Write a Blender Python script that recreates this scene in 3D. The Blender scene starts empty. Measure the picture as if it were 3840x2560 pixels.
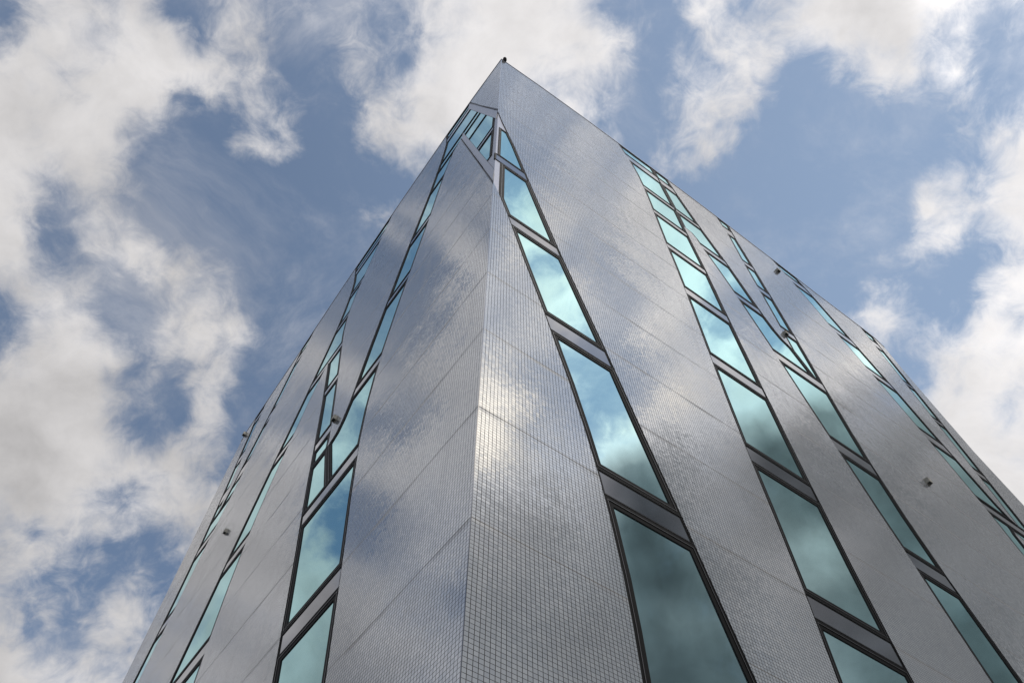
import bpy, bmesh, math, random
from mathutils import Vector, Matrix
random.seed(7)
sc = bpy.context.scene
col = sc.collection
R = math.radians
CAMH = 1.6

# ---------------------------------------------------------------- camera
cam_d = bpy.data.cameras.new('camera')
cam = bpy.data.objects.new('camera', cam_d)
col.objects.link(cam)
cam_d.sensor_width = 36.0
cam_d.lens = 36.0 * 2900 / 3840
cam_d.clip_start = 0.05
cam_d.clip_end = 3000
ROT = Matrix(((1.000000, -0.000601, 0.000000), (-0.000521, -0.867229, -0.497909), (0.000299, 0.497909, -0.867229)))
cam.matrix_world = Matrix.Translation((0, 0, CAMH)) @ ROT.to_4x4()
sc.camera = cam

# ---------------------------------------------------------------- sun and view
SUN_AZ, SUN_EL = 139.0, 48.0          # azimuth clockwise from +Y
sl = bpy.data.lights.new('sun', 'SUN')
sl.energy = 1.4
sl.angle = R(20)
sl.color = (1.0, 0.95, 0.88)
sun = bpy.data.objects.new('sun', sl)
col.objects.link(sun)
sd = Vector((math.sin(R(SUN_AZ)) * math.cos(R(SUN_EL)), math.cos(R(SUN_AZ)) * math.cos(R(SUN_EL)), math.sin(R(SUN_EL))))
sun.rotation_euler = sd.to_track_quat('Z', 'Y').to_euler()
sc.view_settings.view_transform = 'Standard'
sc.view_settings.look = 'None'
sc.view_settings.exposure = 0.0
sc.view_settings.gamma = 1.0
sc.view_settings.use_curve_mapping = False

# ---------------------------------------------------------------- world: sky and clouds, by direction
SKY_COV = [
 (22, 22, 22, 22, 22, 22, 22, 22, 22, 22, 22, 22, 22, 22, 22, 22, 22, 22, 22, 22, 22, 22, 22, 22, 22, 22, 22, 22, 22, 22, 22, 22, 22, 22, 22, 22, 22, 22, 22, 22, 22, 22, 22, 22, 22, 23, 23, 24, 25, 26, 27, 28, 28, 30, 32, 33, 33, 32, 31, 30, 29, 27, 26),
 (22, 22, 22, 22, 22, 22, 22, 22, 22, 22, 22, 22, 22, 22, 22, 22, 22, 22, 22, 22, 22, 22, 22, 22, 22, 22, 22, 22, 22, 22, 22, 22, 22, 22, 22, 22, 22, 22, 22, 22, 21, 21, 21, 22, 22, 23, 24, 25, 26, 28, 29, 30, 31, 32, 33, 34, 34, 34, 33, 32, 31, 29, 28),
 (22, 22, 22, 22, 22, 22, 22, 22, 22, 22, 22, 22, 22, 22, 22, 22, 22, 22, 22, 22, 22, 22, 22, 22, 22, 22, 22, 22, 22, 22, 22, 22, 22, 22, 21, 21, 21, 21, 21, 21, 21, 21, 21, 22, 23, 24, 25, 27, 29, 30, 32, 32, 33, 33, 34, 35, 35, 35, 34, 34, 33, 31, 29),
 (22, 22, 22, 22, 22, 22, 22, 22, 22, 22, 22, 22, 22, 22, 22, 22, 22, 22, 22, 22, 22, 22, 22, 22, 22, 22, 22, 22, 22, 22, 22, 22, 21, 21, 21, 21, 21, 20, 21, 21, 21, 21, 21, 22, 23, 25, 27, 29, 31, 32, 33, 34, 34, 34, 35, 35, 35, 35, 35, 34, 34, 32, 31),
 (22, 22, 22, 22, 22, 22, 22, 22, 22, 22, 22, 22, 22, 22, 22, 22, 22, 22, 22, 22, 22, 22, 22, 22, 22, 22, 22, 22, 22, 22, 21, 21, 21, 20, 20, 20, 20, 20, 20, 20, 20, 21, 21, 22, 23, 25, 28, 31, 33, 34, 34, 35, 35, 35, 34, 35, 35, 35, 35, 35, 34, 34, 33),
 (22, 22, 22, 22, 22, 22, 22, 22, 22, 22, 22, 22, 22, 22, 22, 22, 22, 22, 22, 22, 22, 22, 22, 22, 22, 22, 22, 22, 22, 21, 21, 20, 20, 20, 19, 19, 19, 19, 19, 19, 20, 20, 21, 21, 23, 26, 29, 32, 34, 35, 35, 35, 35, 35, 34, 34, 35, 35, 35, 35, 35, 34, 34),
 (22, 22, 22, 22, 22, 22, 22, 22, 22, 22, 22, 22, 22, 22, 22, 22, 22, 22, 22, 22, 22, 22, 22, 22, 22, 22, 22, 22, 21, 21, 21, 20, 19, 19, 18, 18, 17, 17, 18, 19, 19, 20, 20, 21, 22, 25, 28, 30, 35, 35, 35, 35, 35, 35, 35, 34, 34, 34, 35, 35, 35, 35, 34),
 (22, 22, 22, 22, 22, 22, 22, 22, 22, 22, 22, 22, 22, 22, 22, 22, 22, 22, 22, 22, 22, 22, 22, 22, 22, 22, 22, 22, 21, 21, 20, 19, 19, 18, 17, 16, 16, 16, 17, 18, 19, 20, 20, 21, 21, 23, 27, 28, 30, 33, 33, 34, 35, 35, 35, 35, 34, 34, 35, 35, 35, 35, 34),
 (22, 22, 22, 22, 22, 22, 22, 22, 22, 22, 22, 22, 22, 22, 22, 22, 22, 22, 22, 22, 22, 22, 22, 22, 22, 22, 22, 21, 21, 21, 20, 19, 18, 16, 15, 14, 14, 14, 15, 17, 19, 20, 21, 21, 20, 20, 22, 25, 25, 25, 26, 28, 31, 33, 35, 34, 33, 33, 34, 34, 34, 34, 34),
 (22, 22, 22, 22, 22, 22, 22, 22, 22, 22, 22, 22, 22, 22, 21, 21, 21, 21, 21, 21, 21, 21, 21, 21, 21, 21, 21, 21, 21, 21, 20, 19, 17, 15, 13, 12, 12, 13, 15, 17, 20, 21, 22, 22, 21, 18, 16, 16, 16, 16, 18, 22, 26, 29, 31, 32, 32, 32, 33, 34, 34, 34, 34),
 (22, 22, 22, 22, 22, 22, 22, 22, 22, 22, 22, 22, 22, 21, 21, 21, 21, 21, 21, 21, 21, 21, 21, 21, 21, 21, 21, 21, 21, 21, 20, 19, 17, 14, 12, 11, 11, 11, 17, 19, 22, 24, 24, 26, 24, 18, 14, 14, 14, 12, 13, 20, 27, 30, 31, 32, 33, 33, 34, 34, 35, 35, 35),
 (22, 22, 22, 22, 22, 22, 22, 22, 22, 22, 22, 22, 22, 21, 21, 21, 20, 20, 20, 20, 20, 20, 20, 21, 21, 21, 21, 21, 21, 21, 20, 19, 17, 14, 12, 10, 9, 8, 13, 24, 28, 29, 20, 31, 32, 23, 17, 14, 13, 10, 8, 24, 33, 33, 33, 34, 35, 34, 35, 35, 35, 35, 35),
 (22, 22, 22, 22, 22, 22, 23, 23, 23, 23, 23, 22, 22, 21, 21, 20, 20, 20, 19, 19, 19, 19, 20, 20, 21, 21, 22, 22, 22, 22, 21, 20, 17, 15, 13, 12, 10, 10, 12, 19, 29, 28, 13, 25, 30, 23, 8, 5, 4, 8, 20, 31, 34, 35, 35, 35, 35, 35, 35, 35, 35, 35, 35),
 (22, 22, 22, 22, 23, 23, 23, 23, 23, 24, 23, 23, 23, 22, 21, 20, 19, 19, 18, 18, 18, 18, 19, 20, 21, 22, 22, 23, 23, 22, 22, 20, 18, 16, 14, 14, 14, 15, 17, 19, 23, 21, 16, 18, 21, 20, 10, 9, 6, 11, 27, 33, 35, 35, 35, 34, 34, 35, 35, 35, 35, 35, 35),
 (22, 22, 22, 23, 23, 23, 24, 24, 24, 24, 25, 25, 24, 23, 21, 20, 19, 18, 17, 16, 17, 17, 18, 20, 21, 23, 24, 24, 25, 24, 23, 22, 20, 18, 16, 14, 15, 23, 24, 22, 23, 20, 18, 19, 16, 17, 20, 20, 16, 23, 29, 31, 32, 33, 33, 33, 33, 33, 34, 34, 34, 35, 35),
 (22, 22, 23, 23, 24, 24, 24, 24, 24, 25, 26, 26, 26, 24, 22, 19, 18, 16, 16, 15, 16, 16, 17, 19, 22, 24, 26, 27, 27, 26, 25, 23, 20, 18, 17, 17, 19, 23, 23, 22, 26, 28, 25, 24, 22, 21, 24, 24, 23, 33, 35, 31, 30, 31, 31, 31, 31, 32, 33, 33, 33, 34, 34),
 (22, 23, 23, 24, 24, 24, 24, 23, 22, 24, 27, 28, 27, 26, 22, 18, 17, 16, 15, 15, 15, 16, 17, 19, 22, 26, 29, 30, 30, 29, 27, 23, 19, 17, 17, 18, 19, 20, 20, 18, 27, 30, 33, 32, 32, 26, 21, 20, 22, 28, 30, 30, 31, 31, 31, 32, 32, 33, 33, 33, 33, 33, 34),
 (22, 23, 23, 24, 24, 25, 24, 21, 17, 21, 29, 31, 28, 28, 22, 15, 15, 16, 15, 15, 16, 16, 16, 17, 23, 28, 31, 33, 33, 31, 29, 23, 16, 14, 14, 19, 21, 19, 21, 23, 29, 32, 34, 33, 34, 31, 21, 17, 25, 26, 27, 33, 34, 34, 34, 34, 34, 34, 34, 34, 34, 34, 34),
 (22, 23, 24, 24, 25, 25, 24, 21, 15, 20, 31, 33, 26, 31, 23, 8, 13, 19, 15, 13, 14, 17, 16, 11, 26, 31, 32, 35, 35, 32, 31, 23, 9, 13, 9, 24, 25, 17, 20, 29, 34, 34, 34, 32, 24, 15, 15, 17, 28, 26, 27, 35, 35, 35, 35, 35, 35, 35, 35, 35, 35, 35, 34),
 (23, 23, 24, 25, 26, 26, 26, 24, 23, 29, 31, 31, 29, 33, 30, 20, 23, 20, 13, 6, 15, 21, 13, 18, 24, 31, 34, 35, 35, 34, 34, 32, 20, 7, 10, 20, 19, 18, 24, 28, 28, 33, 33, 31, 24, 15, 7, 8, 12, 31, 30, 34, 34, 35, 35, 35, 35, 35, 35, 35, 35, 35, 35),
 (23, 23, 24, 25, 27, 28, 28, 27, 25, 30, 28, 31, 33, 33, 33, 32, 24, 16, 11, 5, 11, 21, 15, 15, 27, 34, 35, 35, 34, 30, 31, 31, 22, 8, 13, 19, 18, 23, 22, 11, 13, 21, 29, 30, 23, 25, 9, 5, 12, 31, 33, 33, 35, 34, 34, 35, 35, 35, 35, 35, 35, 35, 35),
 (23, 24, 25, 26, 28, 29, 30, 32, 31, 31, 28, 32, 33, 27, 14, 18, 16, 13, 9, 5, 7, 15, 18, 22, 30, 34, 35, 33, 32, 20, 23, 24, 18, 9, 17, 22, 24, 23, 18, 10, 6, 7, 9, 17, 9, 13, 13, 17, 25, 23, 31, 32, 35, 34, 35, 35, 35, 35, 35, 35, 35, 35, 35),
 (23, 24, 25, 26, 28, 30, 32, 34, 33, 31, 32, 33, 24, 18, 8, 8, 16, 16, 17, 9, 4, 14, 22, 27, 33, 32, 34, 31, 26, 18, 22, 21, 10, 7, 15, 23, 26, 18, 9, 6, 4, 2, 3, 2, 3, 10, 18, 28, 27, 14, 31, 28, 28, 31, 34, 35, 35, 35, 35, 35, 35, 35, 35),
 (23, 24, 25, 26, 28, 30, 32, 34, 34, 29, 31, 30, 19, 7, 10, 7, 18, 23, 20, 8, 4, 17, 25, 30, 30, 31, 32, 29, 25, 21, 20, 16, 15, 9, 13, 22, 23, 16, 4, 1, 0, 1, 1, 1, 1, 6, 17, 27, 33, 27, 33, 22, 22, 32, 33, 34, 34, 35, 35, 35, 35, 35, 35),
 (23, 24, 25, 26, 28, 30, 32, 34, 28, 21, 27, 28, 16, 4, 6, 4, 7, 8, 9, 2, 1, 7, 12, 24, 20, 26, 27, 25, 23, 21, 18, 15, 10, 5, 15, 16, 11, 5, 1, 0, 0, 0, 0, 1, 6, 22, 24, 25, 33, 30, 27, 22, 26, 35, 34, 34, 34, 34, 34, 35, 35, 35, 35),
 (23, 24, 24, 26, 27, 29, 32, 32, 18, 18, 28, 16, 15, 4, 15, 5, 2, 2, 1, 1, 1, 3, 5, 6, 14, 19, 22, 22, 21, 19, 17, 14, 11, 10, 10, 7, 4, 1, 0, 0, 0, 0, 0, 1, 6, 26, 29, 22, 26, 29, 25, 24, 29, 34, 34, 35, 35, 35, 35, 35, 34, 34, 35),
 (23, 24, 24, 25, 26, 29, 33, 32, 14, 9, 23, 21, 14, 4, 14, 9, 1, 0, 0, 1, 3, 8, 14, 5, 10, 15, 18, 19, 19, 18, 16, 14, 12, 10, 8, 3, 1, 0, 0, 0, 0, 0, 0, 1, 6, 22, 22, 15, 16, 24, 24, 24, 26, 29, 32, 35, 35, 35, 35, 35, 35, 34, 34),
 (24, 24, 23, 23, 23, 25, 30, 32, 22, 13, 14, 22, 25, 16, 15, 7, 1, 1, 1, 2, 4, 8, 11, 9, 10, 13, 15, 17, 18, 18, 16, 14, 12, 10, 7, 5, 3, 1, 0, 0, 0, 0, 1, 5, 13, 18, 14, 11, 19, 31, 26, 24, 24, 26, 29, 32, 34, 34, 35, 35, 35, 34, 33),
 (25, 24, 23, 20, 18, 18, 14, 29, 29, 22, 10, 12, 24, 21, 19, 15, 4, 2, 4, 4, 5, 7, 9, 9, 11, 12, 15, 17, 18, 17, 16, 15, 13, 10, 8, 6, 4, 3, 2, 1, 0, 0, 2, 14, 13, 11, 11, 12, 27, 30, 27, 25, 24, 24, 26, 29, 31, 33, 34, 34, 34, 33, 31),
 (27, 26, 23, 17, 10, 11, 15, 23, 31, 24, 13, 8, 22, 23, 19, 13, 5, 8, 10, 8, 8, 7, 8, 9, 10, 13, 15, 16, 18, 18, 17, 16, 14, 11, 9, 7, 5, 4, 3, 2, 1, 1, 7, 12, 18, 14, 14, 15, 26, 25, 26, 26, 24, 24, 24, 26, 28, 30, 31, 32, 32, 31, 29),
 (31, 29, 26, 20, 11, 12, 18, 28, 33, 28, 19, 12, 26, 26, 17, 17, 10, 6, 9, 11, 10, 8, 8, 10, 12, 14, 16, 17, 18, 19, 18, 17, 15, 13, 11, 10, 8, 6, 5, 4, 4, 6, 15, 21, 26, 22, 24, 16, 30, 30, 29, 26, 25, 24, 24, 24, 25, 27, 28, 29, 29, 28, 27),
 (33, 32, 31, 28, 24, 25, 27, 33, 34, 31, 23, 17, 23, 26, 21, 16, 10, 2, 3, 7, 8, 8, 9, 10, 13, 15, 16, 18, 19, 19, 19, 18, 16, 15, 14, 12, 11, 8, 6, 6, 7, 9, 12, 17, 19, 21, 21, 30, 31, 27, 27, 26, 25, 24, 23, 23, 24, 24, 25, 26, 26, 26, 25),
 (33, 33, 33, 33, 30, 31, 33, 34, 34, 33, 25, 17, 18, 18, 21, 11, 6, 1, 1, 4, 7, 8, 9, 11, 13, 16, 17, 18, 19, 20, 20, 19, 18, 17, 16, 15, 13, 11, 9, 8, 8, 5, 1, 5, 8, 17, 20, 30, 31, 28, 27, 27, 26, 25, 24, 23, 23, 23, 24, 24, 24, 24, 24),
 (33, 32, 33, 33, 33, 34, 34, 35, 34, 32, 25, 19, 9, 21, 25, 7, 2, 1, 2, 4, 7, 8, 10, 12, 14, 16, 18, 19, 20, 21, 21, 20, 19, 19, 18, 16, 15, 13, 11, 9, 9, 6, 4, 8, 14, 23, 27, 33, 34, 27, 28, 28, 27, 26, 24, 24, 23, 23, 23, 23, 23, 23, 23),
 (33, 32, 31, 32, 33, 35, 35, 35, 34, 31, 18, 8, 9, 25, 25, 8, 1, 1, 3, 6, 8, 10, 12, 14, 15, 17, 18, 20, 21, 22, 22, 21, 21, 20, 19, 17, 16, 14, 13, 11, 11, 10, 11, 14, 20, 27, 28, 32, 34, 31, 31, 30, 29, 27, 25, 24, 23, 23, 22, 22, 22, 22, 22),
 (32, 31, 31, 31, 32, 33, 35, 34, 34, 33, 26, 11, 16, 19, 22, 6, 3, 5, 6, 8, 9, 12, 14, 15, 17, 18, 19, 20, 21, 22, 22, 22, 22, 21, 20, 18, 17, 16, 14, 14, 13, 14, 16, 20, 26, 32, 35, 34, 35, 32, 31, 32, 30, 29, 27, 25, 24, 23, 22, 22, 22, 22, 22),
 (31, 31, 31, 31, 31, 31, 32, 33, 34, 31, 30, 26, 23, 19, 15, 11, 10, 9, 10, 10, 12, 14, 15, 17, 18, 19, 20, 21, 22, 22, 22, 22, 22, 22, 20, 19, 18, 17, 16, 16, 16, 17, 20, 23, 29, 33, 35, 34, 35, 35, 35, 34, 32, 30, 28, 26, 24, 23, 23, 22, 22, 22, 22),
 (29, 30, 30, 29, 30, 31, 31, 31, 28, 24, 18, 29, 29, 22, 11, 14, 14, 13, 13, 14, 15, 16, 17, 18, 19, 20, 21, 22, 22, 22, 22, 22, 22, 22, 21, 20, 19, 18, 18, 18, 18, 20, 22, 26, 30, 34, 35, 35, 35, 35, 35, 34, 33, 31, 29, 26, 25, 24, 23, 22, 22, 22, 22),
 (27, 28, 28, 28, 29, 28, 20, 25, 23, 22, 20, 24, 29, 27, 22, 18, 17, 16, 16, 16, 17, 17, 18, 19, 20, 21, 22, 22, 22, 22, 22, 22, 22, 22, 22, 21, 20, 20, 19, 19, 20, 21, 23, 27, 31, 33, 33, 33, 35, 35, 35, 35, 33, 32, 30, 27, 25, 24, 23, 22, 22, 22, 22),
 (26, 26, 26, 27, 29, 27, 23, 23, 16, 13, 16, 15, 24, 26, 24, 21, 19, 18, 18, 18, 18, 19, 19, 20, 21, 21, 22, 22, 22, 22, 22, 22, 22, 22, 22, 22, 21, 21, 20, 20, 21, 22, 25, 28, 31, 32, 31, 31, 35, 35, 34, 33, 33, 32, 30, 28, 26, 24, 23, 22, 22, 22, 22),
 (24, 25, 25, 26, 28, 23, 17, 22, 16, 15, 22, 17, 22, 22, 21, 21, 20, 19, 19, 19, 19, 20, 20, 21, 21, 22, 22, 22, 22, 22, 22, 22, 22, 22, 22, 22, 22, 21, 21, 20, 21, 23, 25, 29, 31, 33, 34, 34, 35, 34, 31, 32, 32, 32, 31, 28, 26, 24, 23, 22, 22, 22, 22),
 (24, 24, 24, 24, 25, 23, 20, 17, 16, 23, 22, 15, 13, 17, 19, 19, 20, 20, 20, 20, 20, 20, 21, 21, 22, 22, 22, 22, 22, 22, 22, 22, 22, 22, 22, 22, 22, 21, 21, 21, 21, 23, 26, 29, 32, 34, 35, 35, 35, 35, 34, 34, 33, 33, 31, 29, 26, 25, 23, 22, 22, 22, 22),
 (24, 24, 24, 24, 25, 19, 18, 10, 17, 27, 25, 11, 6, 13, 17, 18, 19, 20, 20, 20, 21, 21, 21, 22, 22, 22, 22, 22, 22, 22, 22, 22, 22, 22, 22, 22, 22, 21, 21, 21, 22, 23, 26, 29, 32, 34, 34, 35, 35, 35, 35, 35, 34, 33, 31, 29, 26, 25, 23, 23, 22, 22, 22),
 (24, 24, 25, 26, 27, 22, 14, 10, 23, 28, 22, 14, 11, 13, 16, 18, 19, 20, 20, 20, 21, 21, 22, 22, 22, 22, 22, 22, 22, 22, 22, 22, 22, 22, 22, 22, 22, 22, 21, 21, 22, 23, 25, 28, 31, 33, 34, 34, 35, 35, 35, 35, 34, 33, 31, 28, 26, 25, 23, 22, 22, 22, 22),
 (24, 25, 26, 28, 30, 29, 24, 21, 27, 27, 15, 7, 13, 15, 17, 18, 19, 20, 20, 21, 21, 21, 22, 22, 22, 22, 22, 22, 22, 22, 22, 22, 22, 22, 22, 22, 22, 22, 21, 21, 22, 23, 24, 26, 29, 31, 33, 34, 34, 34, 34, 34, 33, 32, 30, 28, 26, 24, 23, 22, 22, 22, 22),
 (24, 25, 26, 28, 30, 30, 30, 27, 30, 27, 22, 16, 16, 17, 18, 19, 20, 20, 21, 21, 21, 22, 22, 22, 22, 22, 22, 22, 22, 22, 22, 22, 22, 22, 22, 22, 22, 22, 22, 21, 22, 22, 24, 25, 27, 29, 31, 33, 33, 33, 33, 33, 32, 30, 28, 27, 25, 24, 23, 22, 22, 22, 22),
 (24, 25, 26, 27, 28, 28, 28, 28, 28, 27, 24, 21, 19, 19, 19, 20, 20, 21, 21, 21, 21, 22, 22, 22, 22, 22, 22, 22, 22, 22, 22, 22, 22, 22, 22, 22, 22, 22, 22, 22, 22, 22, 23, 24, 25, 27, 29, 30, 31, 31, 31, 30, 29, 28, 27, 25, 24, 23, 22, 22, 22, 22, 22),
 (24, 24, 25, 26, 26, 26, 26, 26, 26, 25, 24, 22, 21, 20, 20, 20, 21, 21, 21, 21, 22, 22, 22, 22, 22, 22, 22, 22, 22, 22, 22, 22, 22, 22, 22, 22, 22, 22, 22, 22, 22, 22, 22, 23, 24, 25, 26, 27, 28, 28, 28, 28, 27, 26, 25, 24, 23, 23, 22, 22, 22, 22, 22),
]
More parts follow.
